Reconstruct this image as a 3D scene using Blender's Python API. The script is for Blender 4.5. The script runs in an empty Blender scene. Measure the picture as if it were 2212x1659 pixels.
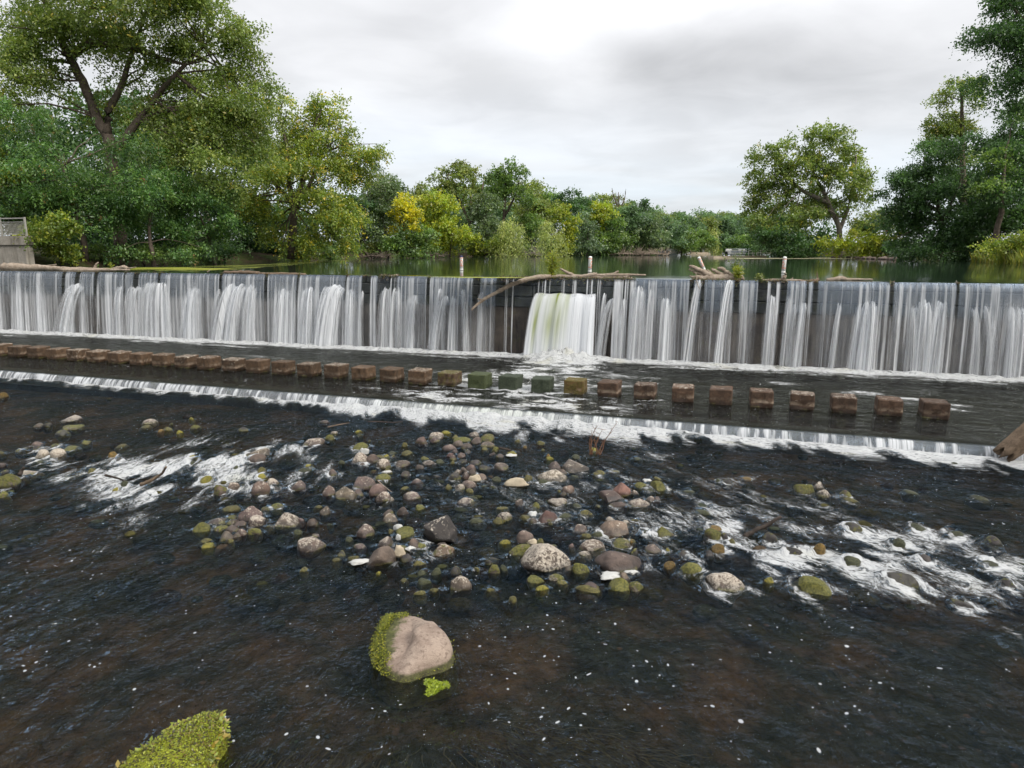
import bpy, bmesh, math, random
import numpy as np
from mathutils import Vector, Matrix

# ------------------------------------------------------------------ camera, sky, sun
scene = bpy.context.scene
COL = scene.collection
HC = 6.0                                   # camera height over the lower river (z = 0)
FD, CXD, CYD, HYD = 1490.0, 1106.0, 829.5, 537.0     # focal length, centre, horizon of the photo at 2212 px width
PITCH = math.atan((CYD - HYD) / FD)
cam_data = bpy.data.cameras.new("camera")
cam_data.sensor_width = 36.0
cam_data.lens = 36.0 * FD / 2212.0
cam_data.clip_start, cam_data.clip_end = 0.1, 6000.0
cam = bpy.data.objects.new("camera", cam_data)
COL.objects.link(cam)
cam.location = (0, 0, HC)
cam.rotation_euler = (math.pi / 2 - PITCH, 0, 0)
scene.camera = cam

SUN_EL, SUN_AZ = math.radians(40), math.radians(126)   # azimuth clockwise from the view direction (+Y)
world = bpy.data.worlds.new("World")
scene.world = world
world.use_nodes = True


class NT:
    """small helper for node trees"""
    def __init__(s, tree):
        s.t = tree; s.n = tree.nodes; s.l = tree.links

    def new(s, typ, **kw):
        nd = s.n.new(typ)
        for k, v in kw.items():
            if k.startswith('i_'):
                key = k[2:]
                key = int(key) if key.isdigit() else key
                s.set(nd.inputs[key], v)
            else:
                setattr(nd, k, v)
        return nd

    def set(s, sock, v):
        if isinstance(v, bpy.types.NodeSocket):
            s.l.new(v, sock)
        else:
            sock.default_value = v

    def math(s, op, a, b=0.0, c=None, clamp=False):
        nd = s.n.new('ShaderNodeMath'); nd.operation = op; nd.use_clamp = clamp
        s.set(nd.inputs[0], a); s.set(nd.inputs[1], b)
        if c is not None: s.set(nd.inputs[2], c)
        return nd.outputs[0]

    def vmath(s, op, a, b=None, scale=None):
        nd = s.n.new('ShaderNodeVectorMath'); nd.operation = op
        s.set(nd.inputs[0], a)
        if b is not None: s.set(nd.inputs[1], b)
        if scale is not None: s.set(nd.inputs['Scale'], scale)
        return nd.outputs['Value'] if op in ('DOT_PRODUCT', 'LENGTH', 'DISTANCE') else nd.outputs[0]

    def mix(s, f, a, b, blend='MIX'):
        nd = s.n.new('ShaderNodeMix'); nd.data_type = 'RGBA'; nd.blend_type = blend
        s.set(nd.inputs[0], f)
        for i, v in ((6, a), (7, b)):
            if isinstance(v, (tuple, list)) and len(v) == 3: v = (*v, 1)
            s.set(nd.inputs[i], v)
        return nd.outputs[2]

    def noise(s, vec, scale, detail=3.0, rough=0.55, dist=0.0, dims='3D'):
        nd = s.n.new('ShaderNodeTexNoise'); nd.noise_dimensions = dims
        if vec is not None: s.l.new(vec, nd.inputs['Vector'])
        nd.inputs['Scale'].default_value = scale; nd.inputs['Detail'].default_value = detail
        nd.inputs['Roughness'].default_value = rough; nd.inputs['Distortion'].default_value = dist
        return nd.outputs[0]

    def ramp(s, f, lo, hi, a=0.0, b=1.0, smooth=True):
        nd = s.n.new('ShaderNodeMapRange'); nd.interpolation_type = 'SMOOTHSTEP' if smooth else 'LINEAR'
        s.set(nd.inputs[0], f); s.set(nd.inputs[1], lo); s.set(nd.inputs[2], hi); s.set(nd.inputs[3], a); s.set(nd.inputs[4], b)
        return nd.outputs[0]

    def attr(s, name, typ='GEOMETRY'):
        nd = s.n.new('ShaderNodeAttribute'); nd.attribute_name = name; nd.attribute_type = typ
        return nd

    def shmix(s, f, a, b):
        nd = s.n.new('ShaderNodeMixShader'); s.set(nd.inputs[0], f); s.l.new(a, nd.inputs[1]); s.l.new(b, nd.inputs[2])
        return nd.outputs[0]


def build_sky():
    w = NT(world.node_tree)
    w.n.clear()
    out = w.new('ShaderNodeOutputWorld')
    bg = w.new('ShaderNodeBackground'); bg.inputs[1].default_value = 0.1
    sky = w.new('ShaderNodeTexSky'); sky.sky_type = 'NISHITA'; sky.sun_disc = False
    sky.sun_elevation = SUN_EL; sky.sun_rotation = SUN_AZ
    sky.air_density = 1.0; sky.dust_density = 2.0; sky.ozone_density = 1.0
    tc = w.new('ShaderNodeTexCoord')
    d = w.vmath('NORMALIZE', tc.outputs['Generated'])
    sep = w.new('ShaderNodeSeparateXYZ'); w.l.new(d, sep.inputs[0])
    z = w.math('MAXIMUM', sep.outputs[2], 0.0)
    zz = w.math('ADD', z, 0.12)
    # the cloud deck seen in perspective
    comb = w.new('ShaderNodeCombineXYZ')
    w.l.new(w.math('DIVIDE', sep.outputs[0], zz), comb.inputs[0]); w.l.new(w.math('DIVIDE', sep.outputs[1], zz), comb.inputs[1])
    deck = comb.outputs[0]
    big = w.noise(deck, 0.55, 4, 0.5, 0.6)
    fine = w.noise(deck, 1.9, 5, 0.55, 0.4)
    def blob(az, el, sx, sy, rot=0):
        """a soft patch of cloud around a direction"""
        a, e, r = math.radians(az), math.radians(el), math.radians(rot)
        c = Vector((math.sin(a) * math.cos(e), math.cos(a) * math.cos(e), math.sin(e)))
        rt = Vector((math.cos(a), -math.sin(a), 0)); up = rt.cross(c)
        h = rt * math.cos(r) + up * math.sin(r); v = up * math.cos(r) - rt * math.sin(r)
        x = w.math('DIVIDE', w.vmath('DOT_PRODUCT', d, tuple(h)), math.radians(sx))
        y = w.math('DIVIDE', w.vmath('DOT_PRODUCT', d, tuple(v)), math.radians(sy))
        rr = w.math('ADD', w.math('MULTIPLY', x, x), w.math('MULTIPLY', y, y))
        front = w.math('GREATER_THAN', w.vmath('DOT_PRODUCT', d, tuple(c)), 0.0)
        return w.math('MULTIPLY', w.math('POWER', 2.718, w.math('MULTIPLY', rr, -1.0)), front)
    val = w.math('ADD', w.ramp(big, 0.3, 0.7, -0.9, 0.9), w.ramp(fine, 0.3, 0.7, -0.55, 0.55))
    val = w.math('MULTIPLY', val, 0.5)
    for az, el, sx, sy, rot, k in ((26, 22, 20, 8, 8, 1.7), (6, 20, 9, 5, 15, 0.9), (5, 12.6, 4, 2, 0, 0.8), (-14, 20, 7, 10, 0, 0.35), (2, 7.5, 18, 2.5, 0, 0.3),
                                   (12, 13.5, 12, 3.2, 7, -1.6), (-4, 18, 7, 3, 10, -0.75), (-6, 13, 9, 3, 0, -0.35), (-8, 25, 8, 3, 0, -0.3), (24, 12, 7, 2.2, 8, -0.7), (16, 5, 12, 2, 0, -0.2)):
        val = w.math('ADD', val, w.math('MULTIPLY', blob(az, el, sx, sy, rot), k))
    lum = w.ramp(val, -1.3, 1.3, 3.5, 7.3, False)
    cc = w.new('ShaderNodeCombineColor')
    w.l.new(lum, cc.inputs[0]); w.l.new(w.math('MULTIPLY', lum, 1.0), cc.inputs[1]); w.l.new(w.math('MULTIPLY', lum, 1.015), cc.inputs[2])
    low = w.ramp(z, 0.02, 0.24, 0.5, 0.0)                     # thin blue breaks low in the sky
    thin = w.math('MULTIPLY', low, w.ramp(big, 0.35, 0.6, 0.5, 1.2))
    blue = w.mix(0.75, sky.outputs[0], (5.0, 5.9, 6.9))
    col = w.mix(thin, cc.outputs[0], blue)
    veil = w.mix(0.92, sky.outputs[0], col)
    # an overcast sky is brightest overhead
    veil = w.mix(1.0, veil, w.vmath('SCALE', (1.0, 1.0, 1.0), scale=w.ramp(z, 0.42, 0.95, 1.0, 2.4, False)), 'MULTIPLY')
    w.l.new(veil, bg.inputs[0]); w.l.new(bg.outputs[0], out.inputs[0])


build_sky()
sun_data = bpy.data.lights.new("sun", 'SUN')
sun_data.energy = 2.0
sun_data.angle = math.radians(16)
sun_data.color = (1.0, 0.95, 0.87)
sun = bpy.data.objects.new("sun", sun_data)
COL.objects.link(sun)
sdir = Vector((math.sin(SUN_AZ) * math.cos(SUN_EL), math.cos(SUN_AZ) * math.cos(SUN_EL), math.sin(SUN_EL)))
sun.rotation_euler = (-sdir).to_track_quat('-Z', 'Y').to_euler()
sun.location = sdir * 80
vs = scene.view_settings
vs.view_transform = 'Standard'; vs.look = 'None'; vs.exposure = 0.75; vs.gamma = 1.0; vs.use_curve_mapping = False
cy = scene.cycles
cy.use_denoising = True
cy.max_bounces = 8; cy.transparent_max_bounces = 24; cy.diffuse_bounces = 3; cy.glossy_bounces = 3; cy.transmission_bounces = 3
cy.caustics_reflective = False; cy.caustics_refractive = False

# ------------------------------------------------------------------ survey helpers (photo position -> place on the ground)
cp, sp_ = math.cos(PITCH), math.sin(PITCH)
K = 2212.0 / 4096.0


def ray(X, Y):
    xc = (X - CXD) / FD; yc = (CYD - Y) / FD
    return xc, cp + yc * sp_, -sp_ + yc * cp


def onz(X, Y, z=0.0):
    a, b, c = ray(X, Y); t = (z - HC) / c
    return Vector((a * t, b * t, z))


def ony(X, Y, D):
    a, b, c = ray(X, Y); t = D / b
    return Vector((a * t, D, HC + c * t))


def proj(x, y, z):
    z = z - HC; zc = np.maximum(y * cp - z * sp_, 0.5); yc = y * sp_ + z * cp
    return CXD + FD * x / zc, CYD - FD * yc / zc


AZ = math.radians(17.3)
EU = np.array([math.cos(AZ), -math.sin(AZ)]); EW = np.array([-math.sin(AZ), -math.cos(AZ)])
W0 = -35.76                                  # the crest line is W = 0, W grows downstream


def uw(p):
    return p[0] * EU[0] + p[1] * EU[1], p[0] * EW[0] + p[1] * EW[1] - W0


def xy(u, W):
    return u * EU[0] + (W + W0) * EW[0], u * EU[1] + (W + W0) * EW[1]


ZL, ZP = 4.5, 0.36                           # lake level, level of the stilling pool


def onW(X, W, guess_z):
    """u of the point at height guess_z on the vertical plane W that the photo shows in column X"""
    a, b, c = ray(X, HYD + 60)
    # direction in plan is independent of the row only for a level camera: iterate over the row
    Y = HYD + 60
    for _ in range(30):
        a, b, c = ray(X, Y)
        den = a * EW[0] + b * EW[1]
        t = (W + W0) / den
        z = HC + c * t
        Y += (z - guess_z) * FD / (t * 1.0)
    x, y = a * t, b * t
    return x * EU[0] + y * EU[1]


# ------------------------------------------------------------------ numpy noise
def _h(ix, iy, iz, seed):
    h = (ix * 374761393 + iy * 668265263 + iz * 2147483647 + seed * 1274126177) & 0xFFFFFFFF
    h = ((h ^ (h >> 13)) * 1274126177) & 0xFFFFFFFF
    h = ((h ^ (h >> 16)) * 2246822519) & 0xFFFFFFFF
    return ((h ^ (h >> 15)) & 0xFFFF) / 65535.0


def vnoise(x, y, z=None, seed=0):
    x = np.asarray(x, float); y = np.asarray(y, float)
    z = np.zeros_like(x) if z is None else np.asarray(z, float)
    ix, iy, iz = (np.floor(v).astype(np.int64) for v in (x, y, z))
    fx, fy, fz = x - ix, y - iy, z - iz
    fx, fy, fz = (f * f * (3 - 2 * f) for f in (fx, fy, fz))
    r = 0
    for dx in (0, 1):
        for dy in (0, 1):
            for dz in (0, 1):
                r = r + _h(ix + dx, iy + dy, iz + dz, seed) * (fx if dx else 1 - fx) * (fy if dy else 1 - fy) * (fz if dz else 1 - fz)
    return r


def fbm(x, y, z=None, seed=0, oct=4, gain=0.5):
    a, s, t = 1.0, 0.0, 0.0
    x = np.asarray(x, float); y = np.asarray(y, float); z = None if z is None else np.asarray(z, float)
    for o in range(oct):
        s = s + a * vnoise(x, y, z, seed + o * 17); t += a; a *= gain
        x = x * 2.03 + 5.3; y = y * 2.03 + 1.7; z = None if z is None else z * 2.03 + 2.9
    return s / t


def sstep(a, b, x):
    t = np.clip((x - a) / (b - a), 0, 1)
    return t * t * (3 - 2 * t)


# ------------------------------------------------------------------ mesh helpers
def np_mesh(name, V, F, mat=None, smooth=True):
    V = np.asarray(V, np.float32); F = np.asarray(F, np.int32)
    me = bpy.data.meshes.new(name)
    me.vertices.add(len(V)); me.vertices.foreach_set('co', V.ravel())
    k = F.shape[1]
    me.loops.add(F.size); me.loops.foreach_set('vertex_index', F.ravel())
    me.polygons.add(len(F)); me.polygons.foreach_set('loop_start', np.arange(0, F.size, k, dtype=np.int32))
    me.polygons.foreach_set('use_smooth', np.full(len(F), smooth, bool))
    me.update(calc_edges=True)
    if mat: me.materials.append(mat)
    return me


def grid_faces(nr, nc):
    i = np.arange(nr - 1)[:, None] * nc + np.arange(nc - 1)[None, :]
    return np.stack([i, i + 1, i + nc + 1, i + nc], -1).reshape(-1, 4)


def water_faces(nr, nc): return grid_faces(nr, nc)[:, ::-1]


def fattr(me, name, arr):
    at = me.attributes.new(name, 'FLOAT', 'POINT'); at.data.foreach_set('value', np.asarray(arr, np.float32).ravel())


def cattr(me, name, arr):
    at = me.attributes.new(name, 'FLOAT_COLOR', 'POINT')
    a = np.ones((len(arr), 4), np.float32); a[:, :3] = arr
    at.data.foreach_set('color', a.ravel())


def vattr(me, name, arr):
    at = me.attributes.new(name, 'FLOAT_VECTOR', 'POINT'); at.data.foreach_set('vector', np.asarray(arr, np.float32).ravel())


def link(name, me, parent=None, loc=None):
    o = bpy.data.objects.new(name, me); COL.objects.link(o)
    if parent is not None: o.parent = parent
    if loc is not None: o.location = loc
    return o


def tag(o, label=None, cat=None, group=None, kind=None):
    if label: o['label'] = label
    if cat: o['category'] = cat
    if group: o['group'] = group
    if kind: o['kind'] = kind
    return o


def empty(name, loc, label, cat, group=None, rz=0.0):
    o = bpy.data.objects.new(name, None); COL.objects.link(o)
    o.empty_display_size = 0.3
    o.location = loc; o.rotation_euler = (0, 0, rz)
    return tag(o, label, cat, group)


class MB:
    """collects simple shapes into one mesh"""
    def __init__(s): s.V = []; s.F = []; s.n = 0

    def add(s, V, F):
        V = [tuple(v) for v in V]
        s.V += V; s.F += [tuple(i + s.n for i in f) for f in F]; s.n += len(V)
        return s

    def box(s, c, d, rz=0.0, bev=0.0):
        hx, hy, hz = d[0] / 2, d[1] / 2, d[2] / 2
        ca, sa = math.cos(rz), math.sin(rz)
        if bev <= 0:
            P = [(x, y, z) for z in (-hz, hz) for x, y in ((-hx, -hy), (hx, -hy), (hx, hy), (-hx, hy))]
            F = [(3, 2, 1, 0), (4, 5, 6, 7), (0, 1, 5, 4), (1, 2, 6, 5), (2, 3, 7, 6), (3, 0, 4, 7)]
        else:
            b = bev
            P = []
            for z, i in ((-hz, 0), (hz - b, 0), (hz, b)):
                P += [(-hx + b + i * 0, -hy + i, z), (hx - b, -hy + i, z), (hx - i, -hy + b, z), (hx - i, hy - b, z), (hx - b, hy - i, z), (-hx + b, hy - i, z), (-hx + i, hy - b, z), (-hx + i, -hy + b, z)]
            F = [tuple(range(7, -1, -1)), tuple(range(16, 24))]
            for r in (0, 8):
                for k in range(8):
                    F.append((r + k, r + (k + 1) % 8, r + 8 + (k + 1) % 8, r + 8 + k))
        return s.add([(c[0] + x * ca - y * sa, c[1] + x * sa + y * ca, c[2] + z) for x, y, z in P], F)

    def tube(s, pts, rad, sides=6, cap=True, jitter=0.0, rng=None):
        pts = [Vector(p) for p in pts]
        n = len(pts)
        if not hasattr(rad, '__len__'): rad = [rad] * n
        V = []; F = []
        ref = Vector((0, 0, 1))
        for i, p in enumerate(pts):
            t = (pts[min(i + 1, n - 1)] - pts[max(i - 1, 0)]).normalized()
            a = t.cross(ref)
            if a.length < 0.15: a = t.cross(Vector((1, 0, 0)))
            a.normalize(); b = t.cross(a)
            for k in range(sides):
                an = 2 * math.pi * k / sides
                r = rad[i] * (1 + (jitter * (rng.random() - 0.5) if rng else 0))
                V.append(p + (a * math.cos(an) + b * math.sin(an)) * r)
        for i in range(n - 1):
            for k in range(sides):
                F.append((i * sides + k, i * sides + (k + 1) % sides, (i + 1) * sides + (k + 1) % sides, (i + 1) * sides + k))
        if cap:
            F.append(tuple(range(sides - 1, -1, -1))); F.append(tuple((n - 1) * sides + k for k in range(sides)))
        return s.add(V, F)

    def lathe(s, prof, c=(0, 0, 0), sides=12):
        V = []; F = []
        for r, z in prof:
            for k in range(sides):
                an = 2 * math.pi * k / sides
                V.append((c[0] + r * math.cos(an), c[1] + r * math.sin(an), c[2] + z))
        for i in range(len(prof) - 1):
            for k in range(sides):
                F.append((i * sides + k, i * sides + (k + 1) % sides, (i + 1) * sides + (k + 1) % sides, (i + 1) * sides + k))
        F.append(tuple(range(sides - 1, -1, -1))); F.append(tuple((len(prof) - 1) * sides + k for k in range(sides)))
        return s.add(V, F)

    def mesh(s, name, mat, smooth=False):
        me = bpy.data.meshes.new(name); me.from_pydata([tuple(v) for v in s.V], [], s.F)
        if smooth: me.polygons.foreach_set('use_smooth', [True] * len(me.polygons))
        me.materials.append(mat); me.update()
        return me

    def build(s, name, mat, parent=None, smooth=False, loc=None):
        return link(name, s.mesh(name, mat, smooth), parent, loc)


def local(o, pts):
    """world points -> points relative to an unrotated empty"""
    return [Vector(p) - o.location for p in pts]


# ------------------------------------------------------------------ materials
def material(name):
    m = bpy.data.materials.new(name); m.use_nodes = True
    t = NT(m.node_tree); t.n.clear()
    out = t.new('ShaderNodeOutputMaterial')
    return m, t, out


def pbsdf(t, col, rough=0.7, normal=None, spec=0.3, metal=0.0):
    p = t.new('ShaderNodeBsdfPrincipled')
    t.set(p.inputs['Base Color'], (*col, 1) if isinstance(col, tuple) and len(col) == 3 else col)
    t.set(p.inputs['Roughness'], rough); p.inputs['Specular IOR Level'].default_value = spec
    p.inputs['Metallic'].default_value = metal
    if normal is not None: t.l.new(normal, p.inputs['Normal'])
    return p.outputs[0]


def bump(t, h, strength=0.5, dist=0.05):
    b = t.new('ShaderNodeBump'); b.inputs['Strength'].default_value = strength; b.inputs['Distance'].default_value = dist
    t.l.new(h, b.inputs['Height'])
    return b.outputs[0]


def simple_mat(name, col, rough=0.6, var=0.25, scale=3.0, bumpk=0.15, spec=0.3, metal=0.0, dirt=None):
    m, t, out = material(name)
    pos = t.new('ShaderNodeTexCoord').outputs['Object']
    n = t.noise(pos, scale, 5, 0.6)
    c = t.mix(t.ramp(n, 0.3, 0.7), tuple(v * (1 - var) for v in col), tuple(min(1, v * (1 + var)) for v in col))
    if dirt:
        c = t.mix(t.ramp(t.noise(pos, scale * 2.3, 6, 0.65), 0.5, 0.72, 0, 0.8), c, dirt)
    t.l.new(pbsdf(t, c, rough, bump(t, t.noise(pos, scale * 8, 4, 0.6), bumpk, 0.02), spec, metal), out.inputs[0])
    return m


M = {}


def mat_rock():
    m, t, out = material('river_rock')
    tc = t.new('ShaderNodeTexCoord'); geo = t.new('ShaderNodeNewGeometry')
    pos = geo.outputs['Position']
    sep = t.new('ShaderNodeSeparateXYZ'); t.l.new(pos, sep.inputs[0])
    nsep = t.new('ShaderNodeSeparateXYZ'); t.l.new(geo.outputs['Normal'], nsep.inputs[0])
    base = t.attr('tint', 'OBJECT').outputs['Color']
    moss = t.attr('moss', 'OBJECT').outputs['Fac']
    pale = t.attr('pale', 'OBJECT').outputs['Fac']
    wet = t.attr('wet', 'OBJECT').outputs['Fac']
    n1 = t.noise(pos, 5.0, 5, 0.6, 0.4); n2 = t.noise(pos, 26.0, 4, 0.65); n3 = t.noise(pos, 80.0, 2, 0.6)
    c = t.mix(t.ramp(n1, 0.3, 0.7), t.mix(1.0, base, (0.62, 0.6, 0.58), 'MULTIPLY'), t.mix(1.0, base, (1.3, 1.22, 1.15), 'MULTIPLY'))
    c = t.mix(t.ramp(n3, 0.52, 0.72, 0, 0.55), c, t.mix(1.0, base, (0.42, 0.4, 0.38), 'MULTIPLY'))
    c = t.mix(t.ramp(n3, 0.44, 0.26, 0, 0.35), c, t.mix(1.0, base, (1.8, 1.7, 1.6), 'MULTIPLY'))
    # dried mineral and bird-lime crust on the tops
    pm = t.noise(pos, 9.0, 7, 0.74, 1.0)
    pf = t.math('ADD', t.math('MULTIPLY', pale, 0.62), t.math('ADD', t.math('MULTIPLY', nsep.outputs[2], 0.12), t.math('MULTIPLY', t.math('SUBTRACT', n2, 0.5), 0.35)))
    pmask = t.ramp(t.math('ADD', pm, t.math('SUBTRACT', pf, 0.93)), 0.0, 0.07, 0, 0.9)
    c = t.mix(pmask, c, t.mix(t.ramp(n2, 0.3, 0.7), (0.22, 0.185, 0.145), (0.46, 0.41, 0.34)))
    # wet foot and weed line
    level = t.attr('level', 'OBJECT').outputs['Fac']
    hz = t.math('ADD', t.math('SUBTRACT', sep.outputs[2], level), t.math('MULTIPLY', t.math('SUBTRACT', n1, 0.5), 0.1))
    damp = t.ramp(hz, 0.03, 0.13, 1.0, 0.0)
    damp = t.math('MAXIMUM', damp, wet)
    c = t.mix(t.math('MULTIPLY', damp, 0.7), c, t.mix(1.0, c, (0.34, 0.34, 0.34), 'MULTIPLY'))
    tide = t.math('MULTIPLY', t.math('MULTIPLY', t.ramp(hz, 0.10, 0.15), t.ramp(hz, 0.30, 0.17)), t.math('MULTIPLY', t.attr('tide', 'OBJECT').outputs['Fac'], t.ramp(t.noise(pos, 4.0, 5, 0.7), 0.4, 0.6)))
    c = t.mix(tide, c, (0.24, 0.185, 0.135))
    rim = t.math('MULTIPLY', t.ramp(hz, 0.0, 0.05, 1.0, 0.0), t.ramp(t.noise(pos, 3.0, 3), 0.48, 0.62))
    mn = t.noise(pos, 6.0, 6, 0.72, 0.6)
    mf = t.math('ADD', t.math('ADD', mn, t.math('MULTIPLY', nsep.outputs[2], 0.10)), t.math('SUBTRACT', t.math('MULTIPLY', moss, 0.78), 0.82))
    mmask = t.math('MAXIMUM', t.ramp(mf, 0.0, 0.12), t.math('MULTIPLY', rim, 0.65))
    mtint = t.attr('mosstint', 'OBJECT').outputs['Color']
    mc = t.mix(t.ramp(n2, 0.3, 0.7), t.mix(1.0, mtint, (0.4, 0.45, 0.4), 'MULTIPLY'), t.mix(1.0, mtint, (1.35, 1.25, 1.2), 'MULTIPLY'))
    c = t.mix(mmask, c, mc)
    h = t.math('ADD', t.math('MULTIPLY', n1, 0.5), t.math('ADD', t.math('MULTIPLY', n2, 0.3), t.math('MULTIPLY', n3, t.math('ADD', 0.12, t.math('MULTIPLY', mmask, 0.3)))))
    rough = t.math('SUBTRACT', 0.85, t.math('MULTIPLY', damp, 0.5))
    t.l.new(pbsdf(t, c, rough, bump(t, h, 0.75, 0.06), 0.35), out.inputs[0])
    return m


def mat_water(name, shallow=(0.30, 0.31, 0.30), foam_col=(0.50, 0.51, 0.51), sheen=(0.36, 0.50, 0.64), ripple=1.0, cream=(0.42, 0.40, 0.24)):
    """clear dark water over a bed, with foam drawn out along the flow (vector attribute flow = along, across, turbulence)"""
    m, t, out = material(name)
    fl = t.attr('flow').outputs['Vector']; foam = t.attr('foam').outputs['Fac']; speck = t.attr('speck').outputs['Fac']
    geo = t.new('ShaderNodeNewGeometry'); pos = geo.outputs['Position']
    wn = t.new('ShaderNodeTexNoise'); wn.inputs['Scale'].default_value = 0.9; wn.inputs['Detail'].default_value = 3.0
    t.l.new(fl, wn.inputs['Vector'])
    f2 = t.vmath('ADD', fl, t.vmath('SCALE', t.vmath('SUBTRACT', wn.outputs['Color'], (0.5, 0.5, 0.5)), scale=0.55))
    def st(a, b):
        return t.vmath('MULTIPLY', f2, (a, b, 1.0))
    def ridge(v, k=3.4):
        return t.math('SUBTRACT', 1.0, t.math('ABSOLUTE', t.math('MULTIPLY_ADD', v, k, -k / 2)))
    s1 = t.noise(st(0.9, 2.6), 1.0, 5, 0.62, 0.9)
    r1 = ridge(t.noise(st(2.0, 5.5), 1.0, 3, 0.6, 1.6))
    r2 = ridge(t.noise(st(4.5, 15.0), 1.0, 3, 0.6, 1.2))
    s3 = t.noise(st(2.8, 7.0), 2.0, 5, 0.72, 1.2)
    tex = t.math('ADD', t.math('MULTIPLY', s1, 0.75), t.math('ADD', t.math('MULTIPLY', r1, 0.27), t.math('ADD', t.math('MULTIPLY', r2, 0.22), t.math('MULTIPLY', s3, 0.5))))
    tex = t.math('MULTIPLY_ADD', tex, 1.5, -0.88)
    fmask = t.ramp(tex, t.math('SUBTRACT', 1.06, foam), t.math('SUBTRACT', 1.68, foam))
    solid = t.ramp(foam, 1.1, 1.6, 0.0, 0.9)
    fmask = t.math('MAXIMUM', fmask, t.math('MULTIPLY', solid, t.ramp(s3, 0.34, 0.56, 0.25, 1.0)))
    inner = t.ramp(t.math('ADD', t.math('MULTIPLY', r1, 0.45), t.math('MULTIPLY', s3, 0.75)), 0.38, 0.88, 0.22, 1.0)
    fmask = t.math('MULTIPLY', fmask, inner)
    # flecks of froth carried along
    vo = t.new('ShaderNodeTexVoronoi'); vo.inputs['Scale'].default_value = 7.5; vo.inputs['Randomness'].default_value = 1.0
    t.l.new(t.vmath('MULTIPLY', f2, (0.75, 1.0, 0.0)), vo.inputs['Vector'])
    vc = t.new('ShaderNodeSeparateColor'); t.l.new(vo.outputs['Color'], vc.inputs[0])
    rad = t.math('MULTIPLY_ADD', t.math('POWER', vc.outputs[0], 3.0), 0.09, 0.075)
    dot = t.ramp(t.math('SUBTRACT', vo.outputs['Distance'], rad), 0.03, -0.03)
    prob = t.math('MULTIPLY', speck, t.ramp(t.noise(fl, 0.7, 4, 0.65, 0.8), 0.38, 0.60, 0.3, 3.2))
    dot = t.math('MULTIPLY', dot, t.math('LESS_THAN', vc.outputs[1], prob))
    fmask = t.math('MAXIMUM', fmask, t.math('MULTIPLY', dot, 0.85))
    # ripples
    b1 = t.noise(st(1.1, 3.2), 1.6, 4, 0.6, 1.0); b2 = t.noise(st(3.2, 6.0), 2.4, 3, 0.6, 0.9)
    h = t.math('ADD', t.math('MULTIPLY', b1, 0.7), t.math('MULTIPLY', b2, 0.3))
    nrm = bump(t, h, 1.0 * ripple, 0.30)
    fr = t.new('ShaderNodeFresnel'); fr.inputs[0].default_value = 1.33; t.l.new(nrm, fr.inputs['Normal'])
    gl = t.new('ShaderNodeBsdfGlossy'); gl.inputs['Roughness'].default_value = 0.05; gl.inputs['Color'].default_value = (*sheen, 1); t.l.new(nrm, gl.inputs['Normal'])
    tr = t.new('ShaderNodeBsdfTransparent'); tr.inputs[0].default_value = (*shallow, 1)
    wat = t.shmix(fr.outputs[0], tr.outputs[0], gl.outputs[0])
    df = t.new('ShaderNodeBsdfDiffuse')
    t.l.new(t.mix(t.ramp(t.noise(fl, 0.7, 3), 0.55, 0.8, 0, 0.45), foam_col, cream), df.inputs[0])
    t.l.new(bump(t, s3, 0.5, 0.08), df.inputs['Normal'])
    t.l.new(t.shmix(t.math('MULTIPLY', fmask, 0.86), wat, df.outputs[0]), out.inputs[0])
    return m


def mat_fall(name, film=0.17, gain=1.0):
    """falling water: white strands (attribute dens) over a thin glassy film"""
    m, t, out = material(name)
    uv = t.attr('fall').outputs['Vector']; dens = t.attr('dens').outputs['Fac']; tint = t.attr('tint').outputs['Fac']; fl = t.attr('film').outputs['Fac']
    n1 = t.noise(t.vmath('MULTIPLY', uv, (26.0, 0.5, 1.0)), 1.0, 3, 0.6)
    n2 = t.noise(t.vmath('MULTIPLY', uv, (70.0, 1.1, 1.0)), 1.0, 2, 0.6)
    n = t.math('ADD', t.math('MULTIPLY', n1, 0.65), t.math('MULTIPLY', n2, 0.35))
    a = t.math('MULTIPLY', dens, t.ramp(n, 0.30, 0.66, 0.4, 1.35), clamp=True)
    a = t.math('MULTIPLY', a, gain, clamp=True)
    white = t.mix(tint, (0.80, 0.82, 0.84), (0.34, 0.40, 0.10))
    df = t.new('ShaderNodeBsdfDiffuse'); t.l.new(white, df.inputs[0])
    tl = t.new('ShaderNodeBsdfTranslucent'); t.l.new(white, tl.inputs[0])
    wsh = t.shmix(0.4, df.outputs[0], tl.outputs[0])
    nrm = bump(t, n, 0.8, 0.03)
    gl = t.new('ShaderNodeBsdfGlossy'); gl.inputs['Roughness'].default_value = 0.3; gl.inputs['Color'].default_value = (0.52, 0.64, 0.80, 1); t.l.new(nrm, gl.inputs['Normal'])
    tr = t.new('ShaderNodeBsdfTransparent'); tr.inputs[0].default_value = (1, 1, 1, 1)
    fsh = t.shmix(t.math('MULTIPLY', fl, film), tr.outputs[0], gl.outputs[0])
    t.l.new(t.shmix(a, fsh, wsh), out.inputs[0])
    return m


def mat_leaf():
    m, t, out = material('leaf')
    c = t.attr('col').outputs['Color']
    df = t.new('ShaderNodeBsdfDiffuse'); t.l.new(c, df.inputs[0])
    tl = t.new('ShaderNodeBsdfTranslucent'); t.l.new(t.mix(1.0, c, (1.15, 1.2, 0.7), 'MULTIPLY'), tl.inputs[0])
    gl = t.new('ShaderNodeBsdfGlossy'); gl.inputs['Roughness'].default_value = 0.45; gl.inputs['Color'].default_value = (1, 1, 1, 1)
    t.l.new(t.shmix(0.035, t.shmix(0.46, df.outputs[0], tl.outputs[0]), gl.outputs[0]), out.inputs[0])
    return m


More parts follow.
